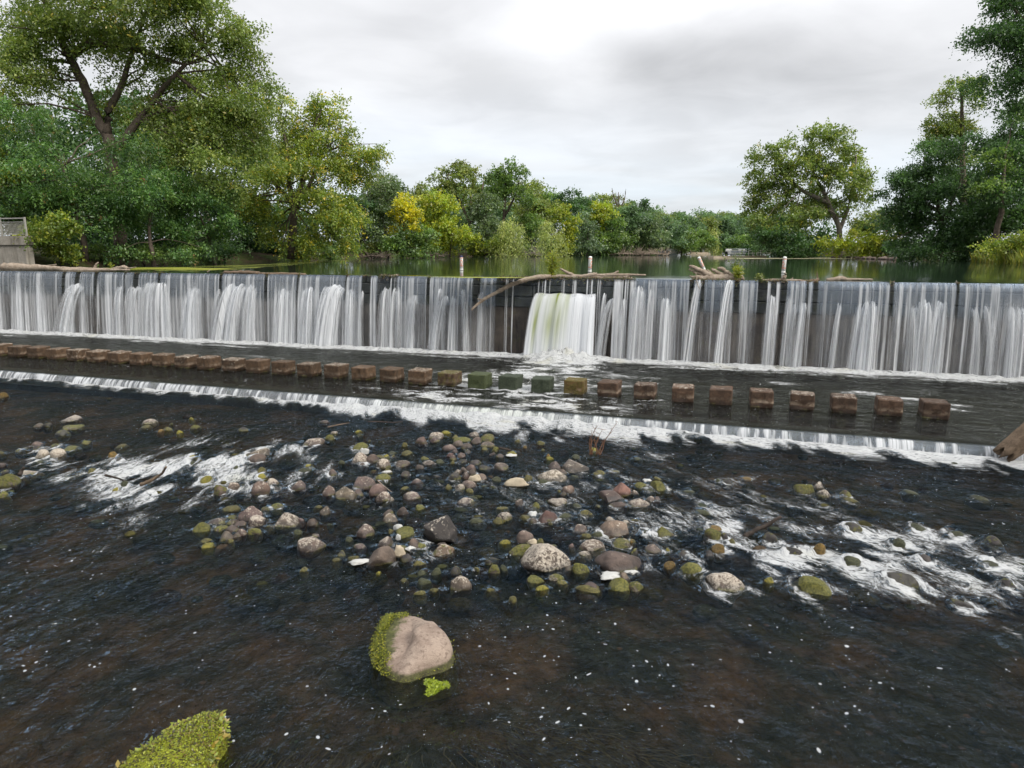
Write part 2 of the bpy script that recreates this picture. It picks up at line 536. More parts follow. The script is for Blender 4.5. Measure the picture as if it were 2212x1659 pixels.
def mat_wood(name, a, b, scale=6.0):
    m, t, out = material(name)
    tc = t.new('ShaderNodeTexCoord').outputs['Object']
    n = t.noise(tc, scale, 6, 0.65, 0.8)
    g = t.noise(t.vmath('MULTIPLY', tc, (1.0, 1.0, 1.0)), scale * 5, 4, 0.7)
    c = t.mix(t.ramp(n, 0.3, 0.7), a, b)
    c = t.mix(t.ramp(g, 0.55, 0.75, 0, 0.6), c, tuple(v * 0.35 for v in a))
    t.l.new(pbsdf(t, c, 0.85, bump(t, t.math('ADD', n, g), 0.8, 0.05), 0.2), out.inputs[0])
    return m


def mat_concrete(name, a, b, stain, moss=0.3, streak=True, mossc=(0.05, 0.055, 0.02)):
    m, t, out = material(name)
    pos = t.new('ShaderNodeNewGeometry').outputs['Position']
    n = t.noise(pos, 1.3, 6, 0.62); g = t.noise(pos, 17, 5, 0.65)
    c = t.mix(t.ramp(n, 0.3, 0.7), a, b)
    c = t.mix(t.ramp(g, 0.48, 0.7, 0, 0.6), c, tuple(v * 0.6 for v in a))
    if streak:
        s = t.noise(t.vmath('MULTIPLY', pos, (3.0, 3.0, 0.35)), 1.0, 5, 0.65)
        c = t.mix(t.ramp(s, 0.48, 0.66, 0, 0.85), c, stain)
    k = t.noise(pos, 2.6, 6, 0.7, 0.5)
    c = t.mix(t.ramp(k, 0.62 - moss * 0.3, 0.78 - moss * 0.3, 0, 0.8), c, mossc)
    t.l.new(pbsdf(t, c, 0.75, bump(t, t.math('ADD', n, g), 0.6, 0.05), 0.3), out.inputs[0])
    return m


M['rock'] = mat_rock()
M['river'] = mat_water('river_water', (0.74, 0.69, 0.58))
M['pool'] = mat_water('pool_water', (0.5, 0.5, 0.42), ripple=0.8, sheen=(0.74, 0.76, 0.72))
M['fall'] = mat_fall('falling_water')
M['leaf'] = mat_leaf()
M['bark'] = mat_wood('bark', (0.075, 0.058, 0.045), (0.14, 0.112, 0.09), 3.0)
M['bark_pale'] = mat_wood('pale_bark', (0.16, 0.135, 0.115), (0.26, 0.225, 0.2), 3.0)
M['drift'] = mat_wood('bleached_wood', (0.22, 0.17, 0.125), (0.4, 0.33, 0.26), 5.0)
M['drift_brown'] = mat_wood('brown_wood', (0.11, 0.078, 0.052), (0.22, 0.16, 0.11), 5.0)
M['dark_wood'] = mat_wood('dark_wood', (0.03, 0.024, 0.02), (0.07, 0.055, 0.045), 5.0)
M['dam_block'] = mat_concrete('dam_block_concrete', (0.028, 0.033, 0.033), (0.055, 0.06, 0.058), (0.018, 0.02, 0.02), 0.35, True, (0.03, 0.036, 0.016))
M['dam_wall'] = mat_concrete('dam_wall_concrete', (0.045, 0.039, 0.034), (0.10, 0.083, 0.068), (0.025, 0.022, 0.02), 0.2)
M['sill'] = mat_concrete('sill_concrete', (0.05, 0.055, 0.05), (0.08, 0.085, 0.08), (0.03, 0.035, 0.03), 0.4)
M['abutment'] = mat_concrete('abutment_concrete', (0.25, 0.225, 0.19), (0.34, 0.31, 0.265), (0.16, 0.14, 0.11), -0.1)
M['metal'] = simple_mat('painted_rail', (0.30, 0.29, 0.26), 0.5, 0.15, 2.0)
M['white'] = simple_mat('white_plastic', (0.74, 0.73, 0.7), 0.45, 0.06, 4.0, 0.05, dirt=(0.5, 0.47, 0.4))
M['orange'] = simple_mat('orange_mark', (0.75, 0.16, 0.03), 0.5, 0.1)
M['navy'] = simple_mat('navy_cap', (0.02, 0.02, 0.07), 0.4, 0.1)
M['ink'] = simple_mat('dark_print', (0.12, 0.06, 0.06), 0.6, 0.1)
M['black'] = simple_mat('black_paint', (0.012, 0.014, 0.014), 0.4, 0.2)
M['foam'] = simple_mat('stiff_foam', (0.42, 0.42, 0.40), 0.9, 0.06, 12.0, 0.6)
M['foam_cream'] = simple_mat('cream_foam', (0.4, 0.34, 0.25), 0.9, 0.1, 12.0, 0.6)
M['blue'] = simple_mat('boat_blue', (0.09, 0.16, 0.30), 0.4, 0.15)
M['alu'] = simple_mat('aluminium', (0.55, 0.57, 0.6), 0.35, 0.1, metal=0.7)
M['dock'] = simple_mat('dock_boards', (0.42, 0.35, 0.26), 0.8, 0.2, 2.0)
# ------------------------------------------------------------------ ground and lake
SHORE = [xy(-62, 0), (-50, 56), (-38.5, 56), (-36, 63), (-33.8, 72), (-28, 82), (-24.5, 100), (-23, 118), (-19, 131), (-10, 141), (5, 155), (22, 171), (40, 192), (60, 240),
         (80, 320), (104, 320), (76, 200), (62, 160), (50, 133), (52, 122), (62, 118), (58, 100), (54, 82), (48.5, 66), (45, 45), xy(32, 0), xy(34, 60), xy(-58, 60), xy(-60, 14)]
SHORE = np.array([tuple(p) for p in SHORE])


def shore_dist(x, y):
    """distance to the water's edge, positive on land"""
    x = np.asarray(x, float); y = np.asarray(y, float)
    d = np.full(x.shape, 1e9); inside = np.zeros(x.shape, bool)
    n = len(SHORE)
    for i in range(n):
        ax, ay = SHORE[i]; bx, by = SHORE[(i + 1) % n]
        ex, ey = bx - ax, by - ay
        t = np.clip(((x - ax) * ex + (y - ay) * ey) / (ex * ex + ey * ey), 0, 1)
        d = np.minimum(d, np.hypot(x - ax - t * ex, y - ay - t * ey))
        c = ((ay > y) != (by > y))
        xi = ax + (y - ay) * ex / (ey if abs(ey) > 1e-9 else 1e-9)
        inside ^= c & (x < xi)
    return np.where(inside, -d, d)


def land_z(x, y):
    sd = shore_dist(x, y)
    n = fbm(np.asarray(x) * 0.15, np.asarray(y) * 0.15, seed=3)
    return np.where(sd > -0.6, 4.45 + np.minimum((sd + 0.6) * 0.4, 1.0) + np.minimum(np.maximum(sd, 0) * 0.02, 6) + 0.4 * (n - 0.5) * np.clip(sd, 0, 1), np.maximum(4.45 + (sd + 0.6) * 1.0, -1.2))


def build_ground():
    gx = np.concatenate([np.linspace(-3000, -170, 12), np.arange(-160, 200, 3.0), np.linspace(210, 3000, 12)])
    gy = np.concatenate([np.linspace(-1500, -60, 8), np.arange(-50, 345, 3.0), np.linspace(360, 4200, 14)])
    X, Y = np.meshgrid(gx, gy)
    Z = land_z(X.ravel(), Y.ravel())
    m, t, out = material('bank_soil')
    pos = t.new('ShaderNodeNewGeometry').outputs['Position']
    n = t.noise(pos, 0.35, 5, 0.6); g = t.noise(pos, 3.0, 5, 0.7)
    c = t.mix(t.ramp(n, 0.42, 0.6), (0.06, 0.085, 0.022), (0.075, 0.055, 0.035))
    c = t.mix(t.ramp(g, 0.4, 0.7), t.mix(1.0, c, (0.6, 0.6, 0.6), 'MULTIPLY'), c)
    t.l.new(pbsdf(t, c, 0.95, bump(t, g, 0.8, 0.3), 0.1), out.inputs[0])
    tag(link('ground', np_mesh('ground', np.stack([X.ravel(), Y.ravel(), Z], 1), grid_faces(len(gy), len(gx)), m)), kind='structure')


build_ground()


def build_lake():
    m, t, out = material('lake_water')
    pos = t.new('ShaderNodeNewGeometry').outputs['Position']
    near = t.attr('near').outputs['Fac']
    u = t.vmath('MULTIPLY', pos, (1.0, 1.0, 1.0))
    a = t.noise(u, 1.3, 3, 0.55); b = t.noise(u, 5.5, 3, 0.6)
    h = t.math('ADD', t.math('MULTIPLY', a, 0.4), t.math('MULTIPLY', b, 0.25))
    bp = t.new('ShaderNodeBump'); bp.inputs['Distance'].default_value = 0.05
    patch = t.ramp(t.noise(t.vmath('MULTIPLY', pos, (0.03, 0.16, 1.0)), 1.0, 4, 0.6, 0.8), 0.5, 0.7, 0.06, 0.2)
    t.l.new(t.math('ADD', patch, t.math('MULTIPLY', near, 0.5)), bp.inputs['Strength']); t.l.new(h, bp.inputs['Height'])
    p = t.new('ShaderNodeBsdfPrincipled')
    p.inputs['Base Color'].default_value = (0.012, 0.022, 0.014, 1); p.inputs['Roughness'].default_value = 0.06
    p.inputs['IOR'].default_value = 1.33; p.inputs['Specular IOR Level'].default_value = 0.5
    t.l.new(bp.outputs[0], p.inputs['Normal'])
    t.l.new(p.outputs[0], out.inputs[0])
    us = np.concatenate([[-90, -62], np.arange(-60, 33, 1.0), [60, 180]])
    ws = np.concatenate([[-420, -200, -100, -60, -30, -15, -8], np.linspace(-5, -0.25, 20), [-0.12, -0.03]])
    U, Wm = np.meshgrid(us, ws)
    X, Y = xy(U, Wm)
    Z = ZL - 0.02 * sstep(-0.6, 0, Wm)
    me = np_mesh('lake', np.stack([X, Y, Z], -1).reshape(-1, 3), water_faces(len(ws), len(us)), m)
    fattr(me, 'near', (sstep(-7, -0.5, Wm) * sstep(-20, -4, U)).ravel())
    tag(link('lake', me), kind='structure')


build_lake()

# ------------------------------------------------------------------ dam
XSRC = lambda u, W=0.0, z=ZL: proj(*xy(u, W), z)[0] / K       # photo column (4096 wide) of a point on the crest
GAPS = [(255, 268), (308, 326), (382, 396), (502, 506), (539, 561), (637, 646), (882, 893), (1063, 1075), (1193, 1201), (1386, 1392), (1452, 1487), (1711, 1724), (1897, 1926),
        (2760, 2778), (2806, 2821), (2939, 2960), (3034, 3072), (3126, 3150), (3228, 3236), (3254, 3274), (3560, 3576), (3826, 3837)]
SPARSE = [(1515, 1592, .4), (1989, 2048, .12), (2048, 2145, .16), (2145, 2400, .1), (2400, 2539, .5), (3074, 3124, .65)]
USL0, USL1 = onW(2143 * K, 0, 3.7), onW(2386 * K, 0, 3.7)      # the open sluice


def build_dam():
    d = empty('dam', (*xy(-15, -0.6), 0), 'long low concrete dam with dark block face, water pouring over its crest', 'dam', rz=-AZ)
    L0, L1 = -47.5, 47.5                                     # local x along the crest, local y upstream... (frame turned with the dam)
    def lw(u, W): return u + 15, -(W + 0.6)
    # lower wall of lighter concrete in long bays
    w = MB()
    for k in range(19):
        x0 = L0 + k * 5.0
        w.box((x0 + 2.5, -0.05, 0.9), (4.985, 0.94, 4.0))
    wall = w.build('lower_wall', M['dam_wall'], d)
    core = MB(); core.box((0, 0.45, 1.2), (95, 0.5, 5.9)); core.build('core', M['dam_block'], d)
    rng = random.Random(4)
    shapes = {}
    def block(x, z, ln, ht, yf):
        key = (round(ln, 2), round(ht, 2), rng.randrange(2))
        if key not in shapes:
            mb = MB(); mb.box((0, 0, 0), (ln - 0.02, ht - 0.022, 0.75), 0, 0.03)
            mb.V = [(v[0], -v[2], v[1]) for v in mb.V]            # the bevelled face is turned to look downstream
            mb.V = [(v[0] + rng.uniform(-.006, .006), v[1] + rng.uniform(-.012, .012), v[2] + rng.uniform(-.006, .006)) for v in mb.V]
            shapes[key] = mb.mesh('block', M['dam_block'])
        o = link('block', shapes[key], d, (x, yf + 0.375 + rng.uniform(-0.015, 0.015), z))
        return o
    s0, s1 = USL0 + 15, USL1 + 15
    for ci, (zt, ht, ln, yf, off) in enumerate(((4.46, 0.40, 1.52, -0.56, 0.0), (4.06, 0.60, 1.52, -0.61, 0.7), (3.46, 0.56, 1.52, -0.61, 0.2))):
        x = L0 - off
        while x < L1:
            a, b = x, x + ln
            x = b
            if ci in (1, 2) and b > s0 and a < s1:
                if a < s0 - 0.15: block((a + s0) / 2, zt - ht / 2, s0 - a, ht, yf)
                if b > s1 + 0.15: block((b + s1) / 2, zt - ht / 2, b - s1, ht, yf)
                continue
            block((a + b) / 2, zt - ht / 2, ln, ht, yf)
    block((s0 + s1) / 2, 3.9, s1 - s0, 0.32, -0.61)['label'] = 'dark lintel block above the open sluice'
    block((s0 + s1) / 2, 3.05, s1 - s0, 0.26, -0.60)
    # crest cap
    c = MB(); c.box((0, -0.1, 4.46), (95, 0.9, 0.03)); c.build('crest_cap', M['dam_block'], d)
    return d


build_dam()


def fall_mesh(name, parts):
    """joins sheets of falling water: each part = (V (r,c,3), dens, tint, film, uv)"""
    Vs, Fs, De, Ti, Fi, Uv = [], [], [], [], [], []
    n = 0
    for V, de, ti, fi, uv in parts:
        r, c = V.shape[:2]
        Vs.append(V.reshape(-1, 3)); Fs.append(grid_faces(r, c) + n); n += r * c
        De.append(de.ravel()); Ti.append(ti.ravel()); Fi.append(fi.ravel()); Uv.append(uv.reshape(-1, 3))
    me = np_mesh(name, np.concatenate(Vs), np.concatenate(Fs), M['fall'])
    fattr(me, 'dens', np.concatenate(De)); fattr(me, 'tint', np.concatenate(Ti)); fattr(me, 'film', np.concatenate(Fi)); vattr(me, 'fall', np.concatenate(Uv))
    return link(name, me)


def presence(xs):
    g = np.ones_like(xs)
    for a, b in GAPS: g *= 1 - sstep(a - 3, a + 2, xs) * (1 - sstep(b - 2, b + 3, xs))
    sp = np.ones_like(xs)
    for a, b, k in SPARSE: sp = np.where((xs > a) & (xs < b), k, sp)
    return g, sp


PLUMES = [(318, 60, .24, .95, -60), (486, 30, .24, .8, -6), (551, 62, .25, .7, -12), (632, 110, .17, .9, 0), (785, 70, .25, .8, -22), (880, 20, .26, .4, -20), (960, 90, .19, 1, -50), (1012, 50, .2, .8, -10),
          (1145, 58, .24, .75, -8), (1240, 56, .21, .95, -6), (1356, 84, .17, 1.15, -48), (1312, 40, .2, .7, -30), (1405, 40, .2, .8, 0), (1448, 24, .24, .7, 0), (1548, 46, .19, .8, -4), (1590, 44, .19, .7, 0), (1640, 26, .3, .5, 0), (1664, 22, .3, .8, -14),
          (1765, 34, .2, .7, -20), (1786, 40, .29, 1.0, -42), (1818, 30, .29, .9, 0), (1850, 26, .2, .7, 30), (1925, 26, .22, .6, 0), (2450, 40, .27, .7, -40), (2500, 30, .27, .7, -6), (2420, 20, .2, .6, -10), (2560, 66, .12, .75, -8), (2610, 30, .14, .6, -6),
          (2668, 44, .25, .9, 0), (2800, 30, .03, .8, -38), (2918, 30, .02, 1.0, -34), (3092, 40, .2, .7, -8), (3155, 26, .2, .7, -10), (3180, 22, .28, .6, -4), (3218, 34, .27, 1.0, -16), (3362, 24, .28, .8, -22), (3470, 92, .26, 1.0, -16), (3500, 30, .25, .8, -4),
          (3655, 34, .28, .8, 20), (3700, 70, .22, .85, 0), (3765, 60, .22, .9, -18), (3900, 40, .28, .5, 20), (3945, 40, .26, .5, 40), (4045, 34, .28, .9, 6), (4085, 44, .27, 1.0, -6)]


def build_waterfall():
    us = np.concatenate([np.arange(-62, -50, 0.12), np.arange(-50, 15, 0.03), np.arange(15, 32, 0.12)])
    xs = XSRC(us)
    nr = 22
    v = np.linspace(0, 1, nr)[:, None]
    U = us[None, :] + 0 * v
    g, sp = presence(xs)
    H = ZL - ZP
    lean = np.clip((xs - 2000) / 2000, -1, 1)[None, :]
    parts = []
    # sheet A: the whole curtain
    wav = (fbm(us * 1.1, us * 0, seed=11) - .5)[None, :]
    Wm = 0.02 + (0.50 + 0.22 * wav) * np.sqrt(v) + 0.03 * np.sin(us * 23)[None, :] * v
    Z = ZL - 0.015 - H * v
    Ud = U + 0.09 * (fbm(us * 0.7, us * 0, seed=5) - .5)[None, :] * v
    X, Y = xy(Ud, Wm)
    V = np.stack([X, Y, np.broadcast_to(Z, X.shape)], -1)
    hi = fbm(U * 12, v * 0.3 + 0 * U, seed=21, oct=3, gain=.6); mid = fbm(U * 4.0, v * 0.3 + 0 * U, seed=31, oct=3); lo = fbm(us * 0.9, us * 0, seed=41, oct=3)[None, :]
    left = sstep(2100, 1200, xs)[None, :]
    top = sstep(0.42, 0.3, v); low = 1 - top
    strand = sstep(0.52, 0.72, 0.6 * hi + 0.4 * mid)
    strT = sstep(0.46, 0.66, 0.65 * hi + 0.35 * mid)
    dT = 0.07 + .08 * left + 0.60 * strT
    dL = .07 + (0.12 + 0.34 * left) * sstep(.3, .6, lo + .12 * left) + (0.72 + 0.1 * left) * strand + (.16 + .2 * left) * sstep(.50, .68, mid)
    gl_ = np.convolve(g, np.ones(25) / 25, 'same')
    dens = dT * top * g[None, :] + dL * low * (.35 * g + .65 * gl_)[None, :]
    spn = np.where(sp < 1, sstep(0.62 - 0.28 * sp, 0.74 - 0.28 * sp, 0.5 * hi[0] + .5 * mid[0]), 1.0)[None, :]
    dens = dens * spn * (1 + 0.6 * (sp < 1)[None, :])
    dens = dens * (1 - 0.25 * sstep(.93, 1, v)) * sstep(0.0, 0.02, v)
    lip = np.exp(-((v - .035) / .03) ** 2) * g[None, :] * sp[None, :]
    dens = np.maximum(dens, 0.30 * lip * sstep(.45, .6, hi))
    insl = sstep(2136, 2146, xs) * sstep(2396, 2386, xs)
    dens = dens * (1 - insl[None, :] * (v > .2))
    film = g[None, :] * np.where(sp < 1, 0.12, 1)[None, :] * (top * 0.8 + low * 0.16)
    uv = np.stack([U, v * H + 0 * U, 0 * U], -1)
    parts.append((V, dens, 0 * dens, film, uv))
    # sheet B: separate strands standing a little off the curtain
    hi2 = fbm(U * 9, v * 0.6 + 0 * U, seed=71, oct=3, gain=.6); m2 = fbm(U * 1.7, v * .3 + 0 * U, seed=81, oct=2)
    dB = sstep(.52, .70, .55 * hi2 + .45 * m2) * (.45 + .3 * left) * (g * np.where(sp < 1, 0, 1))[None, :] * sstep(.04, .35, v)
    Wb = Wm + 0.05 + 0.10 * v
    Xb, Yb = xy(Ud, Wb)
    parts.append((np.stack([Xb, Yb, np.broadcast_to(Z, Xb.shape)], -1), dB, 0 * dB, 0 * dB, uv + 37.0))
    # plumes thrown out by the ledges
    xt = np.linspace(-200, 4300, 400); ut = np.array([onW(x * K, 0.1, 3.6) for x in xt[::8]])
    to_u = lambda x: np.interp(x, xt[::8], ut)
    rng = np.random.default_rng(3)
    for (px, w, vt, st, dr) in PLUMES:
        for layer in range(2):
            u0, hw = to_u(px), (to_u(px + w / 2) - to_u(px - w / 2)) / 2
            drift = to_u(px + dr) - u0
            c = max(14, int(hw * 2 / 0.03)); s = np.linspace(-1, 1, c)[None, :]
            ks = fbm(s[0] * 4 + px, s[0] * 0, seed=9 + layer)          # each strand leaves the ledge a little differently
            z0 = ZL - H * vt + 0.55 * (ks - .5)[None, :] - .12 * s ** 2
            r = 20; tau = np.linspace(0, 1, r)[:, None]
            vz = 0.75 * st * (0.6 + 0.8 * ks)[None, :]; vo = (0.75 + .35 * layer) * (0.7 + .6 * ks)[None, :]
            tend = (vz + np.sqrt(vz ** 2 + 2 * 9.8 * np.maximum(z0 - ZP + .03, .05))) / 9.8
            tt = tau * tend
            zz = z0 + vz * tt - 4.9 * tt ** 2
            Wp = 0.07 + vo * tt * 0.75
            Up = u0 + s * hw * (0.78 + 0.5 * tau) + drift * tau ** 1.1
            X, Y = xy(Up, Wp)
            str_ = fbm(s * 7 + px + 0 * tau, tau * 1.2 + 0 * s, seed=55 + layer, oct=3)
            edge = np.clip(1 - np.abs(s) ** 2.2, 0, 1) ** 0.8
            de = 1.5 * st * edge * (0.26 + 0.95 * sstep(.36, .64, str_)) * sstep(0, .16, tau) * (1 - 0.4 * tau) * (0.8 if layer else .9)
            parts.append((np.stack([X, Y, zz], -1), de, 0 * de, 0 * de, np.stack([Up * 0.7 + layer * 3, tt * 3 + 0 * s, 0 * Up], -1)))
    # the sluice jet
    for layer in range(3):
        c, r = 110, 34
        s = np.linspace(0, 1, c)[None, :]; tau = np.linspace(0, 1, r)[:, None]
        kn = fbm(s[0] * 9, s[0] * 0, seed=91 + layer)[None, :]
        z0 = 3.66 - 0.05 * layer + 0.05 * kn + .03 * np.sin(s * 20); vo = 1.25 + 0.35 * kn - .18 * layer
        tend = np.sqrt(2 * (z0 - ZP + .05) / 9.8); tt = tau * tend
        zz = z0 - 4.9 * tt ** 2
        Wp = -0.25 + vo * tt + 0.25 * sstep(0, .12, tau)
        span = USL1 - USL0
        Up = USL0 + span * s + (s - .5) * 0.55 * tau - .05 * tau * span
        X, Y = xy(Up, Wp)
        st = fbm(s * 13, tau * .8 + 0 * s, seed=96 + layer, oct=2)
        green = np.clip(np.exp(-((s - .12) / .04) ** 2) + np.exp(-((s - .39) / .11) ** 2) + .4 * np.exp(-((s - .57) / .04) ** 2), 0, 1) * (1 - .6 * sstep(.5, .66, st) * (layer == 0)) * (1 - .75 * sstep(.62, .95, tau))
        de = np.clip(.95 + .9 * sstep(.3, .6, st), 0, 2.2) * sstep(0, .04, s) * sstep(1, .97, s)
        de = np.maximum(de, green) * (1 - .15 * layer) * (1 - .5 * sstep(.0, .05, .06 - s))
        parts.append((np.stack([X, Y, zz], -1), de, green * np.ones_like(de), 0 * de, np.stack([Up * .6 + layer * 7, tt * 2 + 0 * s, 0 * Up], -1)))
    tag(fall_mesh('waterfall', parts), kind='structure')


build_waterfall()

# ------------------------------------------------------------------ weir and stilling pool
def wlip(u): return 12.40 + 0.02 * (u + 10.4)


def build_sill():
    e = empty('weir', (*xy(-14, 12.4), 0), 'low concrete weir step running across the river below the dam', 'weir', rz=-math.radians(18.45))
    b = MB()
    for k in range(16):
        b.box((-48 + 3 + k * 6.0, 0.42, -0.35), (5.98, 0.9, 1.22), 0, 0.02)
    b.build('sill', M['sill'], e)


build_sill()
JETU = lambda W: np.interp(W, [0, 2, 6, 10, 12.4, 15], [onW(2250 * K, .6, .4)] + [uw(onz(x, y, .36))[0] for x, y in ((1195, 800), (1130, 835), (1075, 868), (1050, 885), (1010, 915))])
BLOCKX = [5, 45, 86, 128, 171, 215, 260, 307, 355, 405, 453, 506, 558, 613, 669, 727, 786, 847, 908, 972, 1037, 1103, 1172, 1243, 1317, 1394, 1475, 1557, 1643, 1731, 1820, 1917, 2015]


def pxblobs(X, Y, blobs):
    F = np.zeros_like(X)
    for cx, cy, rx, ry, ang, k in blobs:
        a = math.radians(ang); dx, dy = X - cx, Y - cy
        p = (dx * math.cos(a) + dy * math.sin(a)) / rx; q = (-dx * math.sin(a) + dy * math.cos(a)) / ry
        F += k * np.exp(-np.minimum(p * p + q * q, 30))
    return F


BLOCKP = []
for x in BLOCKX:
    lo, hi = 700.0, 1000.0
    for _ in range(40):
        y = (lo + hi) / 2
        u, W = uw(onz(x, y, ZP))
        if W - 9.12 - 0.02 * (u + 12) < 0: lo = y
        else: hi = y
    BLOCKP.append((u, W))


def build_pool():
    us = np.concatenate([np.arange(-62, -50, .5), np.arange(-50, 15, .10), np.arange(15, 32.1, .5)])
    ws = np.concatenate([np.linspace(-.02, 1, 18), np.arange(1.07, 11.2, .10), np.linspace(11.25, 12.4, 24)])
    U, Wn = np.meshgrid(us, ws)
    f = (ws / 12.4)[:, None]
    Wm = Wn + (wlip(us) - 12.4)[None, :] * f                   # the last row runs along the weir lip
    jet = np.exp(-((U - JETU(Wm)) / (1.1 + .30 * Wm)) ** 2)
    rough = 0.5 + 1.2 * jet + .6 * np.exp(-Wm / 1.2)
    n1 = fbm(U * 1.1, Wm * 1.6, seed=2); n2 = fbm(U * 3.3, Wm * 4.2, seed=7)
    Z = ZP + (0.10 * (n1 - .5) + 0.06 * (n2 - .5)) * rough + 0.16 * np.exp(-((Wm - .75) / .4) ** 2) * (n2 + .2) + jet * np.exp(-((Wm - 1.1) / .8) ** 2) * (.15 + .7 * n2)
    calm = sstep(11.0, 12.2, Wn)
    Z = Z * (1 - calm) + calm * (ZP - .0) - 0.07 * sstep(11.3, 12.4, Wn) ** 2
    X, Y = xy(U, Wm)
    pX, pY = proj(X, Y, Z)
    band = .5 + .5 * fbm(U * .5, U * 0, seed=61)
    F = 1.15 * sstep(.55 + 1.7 * band, .6, Wm) + (.55 + .5 * fbm(U * .35, Wm * .3, seed=33)) * np.exp(-np.maximum(Wm - .7, 0) / 1.2)
    F += .45 * np.exp(-((Wm - 2.1 - .9 * (fbm(U * .3, U * 0, seed=15) - .5)) / .35) ** 2) * sstep(.4, .6, fbm(U * .4, Wm * .2, seed=44))
    F += jet * np.interp(Wm, [0, 1, 3, 6, 9, 12.4], [1.3, 1.4, 1.05, .85, .78, .62])
    F += pxblobs(pX, pY, [(560, 770, 90, 5, 3, .4), (650, 785, 70, 7, 2, .3), (430, 766, 60, 5, 3, .35), (900, 800, 60, 8, 0, .35), (1010, 815, 60, 12, 0, .4), (1380, 810, 60, 10, 5, .6), (1320, 835, 50, 14, 0, .45), (1420, 865, 60, 12, 5, .45), (1560, 845, 70, 8, 3, .45),
                                      (1690, 828, 80, 6, 3, .55), (1870, 848, 90, 7, 3, .6), (2010, 872, 90, 10, 4, .65), (2080, 885, 60, 8, 4, .45), (1960, 862, 60, 5, 4, .5), (900, 855, 90, 12, 6, .35), (830, 840, 80, 8, 4, .25), (1280, 880, 90, 14, 6, .45), (1500, 915, 90, 6, 4, .3)])
    for (u0, w0) in BLOCKP:
        rr = np.hypot(U - u0, Wm - w0)
        F += .35 * np.exp(-((rr - .55) / .2) ** 2) * jet
    F = F * np.where(Wm > 2.2, .55 + .75 * sstep(.36, .64, fbm(U * 1.3, Wm * 2.6, seed=91)), 1.0)
    F = F * (1 - .75 * sstep(11.7, 12.35, Wn) * (1 - .8 * jet))
    m = np_mesh('stilling_pool', np.stack([X, Y, Z], -1).reshape(-1, 3), water_faces(len(ws), len(us)), M['pool'])
    fl = np.stack([U * .8 + .3 * Wm, Wm * 1.1 - .25 * U + 1.2 * (n1 - .5), n1], -1)
    vattr(m, 'flow', fl.reshape(-1, 3)); fattr(m, 'foam', F.ravel())
    fattr(m, 'speck', (.22 + .35 * fbm(U * .25, Wm * .4, seed=88)).ravel())
    tag(link('stilling_pool', m), kind='structure')
    # bed of the pool
    b = MB(); x0 = [xy(-62, .2), xy(32, .2), xy(32, 12.3), xy(-62, 12.3)]
    b.add([(*p, -.25) for p in x0], [(0, 3, 2, 1)])
    tag(b.build('pool_bed', M['sill']), kind='structure')
    # the overflow
    us = np.concatenate([np.arange(-46, -34, .2), np.arange(-34, 14, .04), np.arange(14, 32.1, .3)])
    r = 11
    tau = np.linspace(0, 1, r)[:, None]; U = us[None, :] + 0 * tau
    jet = np.exp(-((us - JETU(12.4)) / 4.2) ** 2)[None, :]
    n = fbm(us * 2.2, us * 0, seed=17)[None, :]
    zz = ZP - .07 - tau ** 1.7 * (ZP - .02)
    Wp = wlip(us)[None, :] + (.34 + .12 * (n - .5) + .12 * jet) * tau ** .85
    X, Y = xy(U, Wp)
    hi = fbm(U * 7.0, tau * .5 + 0 * U, seed=23, oct=3, gain=.6); lo = fbm(us * .8, us * 0, seed=27)[None, :]
    lt = sstep(-4, -24, us)[None, :]
    de = (.10 + .12 * lt + .75 * sstep(.42, .66, hi) * (.7 + .5 * lo) + .5 * jet) * sstep(.10, .38, tau + .25 * (hi - .5))
    tag(fall_mesh('weir_overflow', [(np.stack([X, Y, np.broadcast_to(zz, X.shape)], -1), np.clip(de, 0, 1), .18 * np.ones_like(de) * jet, np.ones_like(de) * .35, np.stack([U, tau * .6 + 0 * U, 0 * U], -1))]), kind='structure')


build_pool()
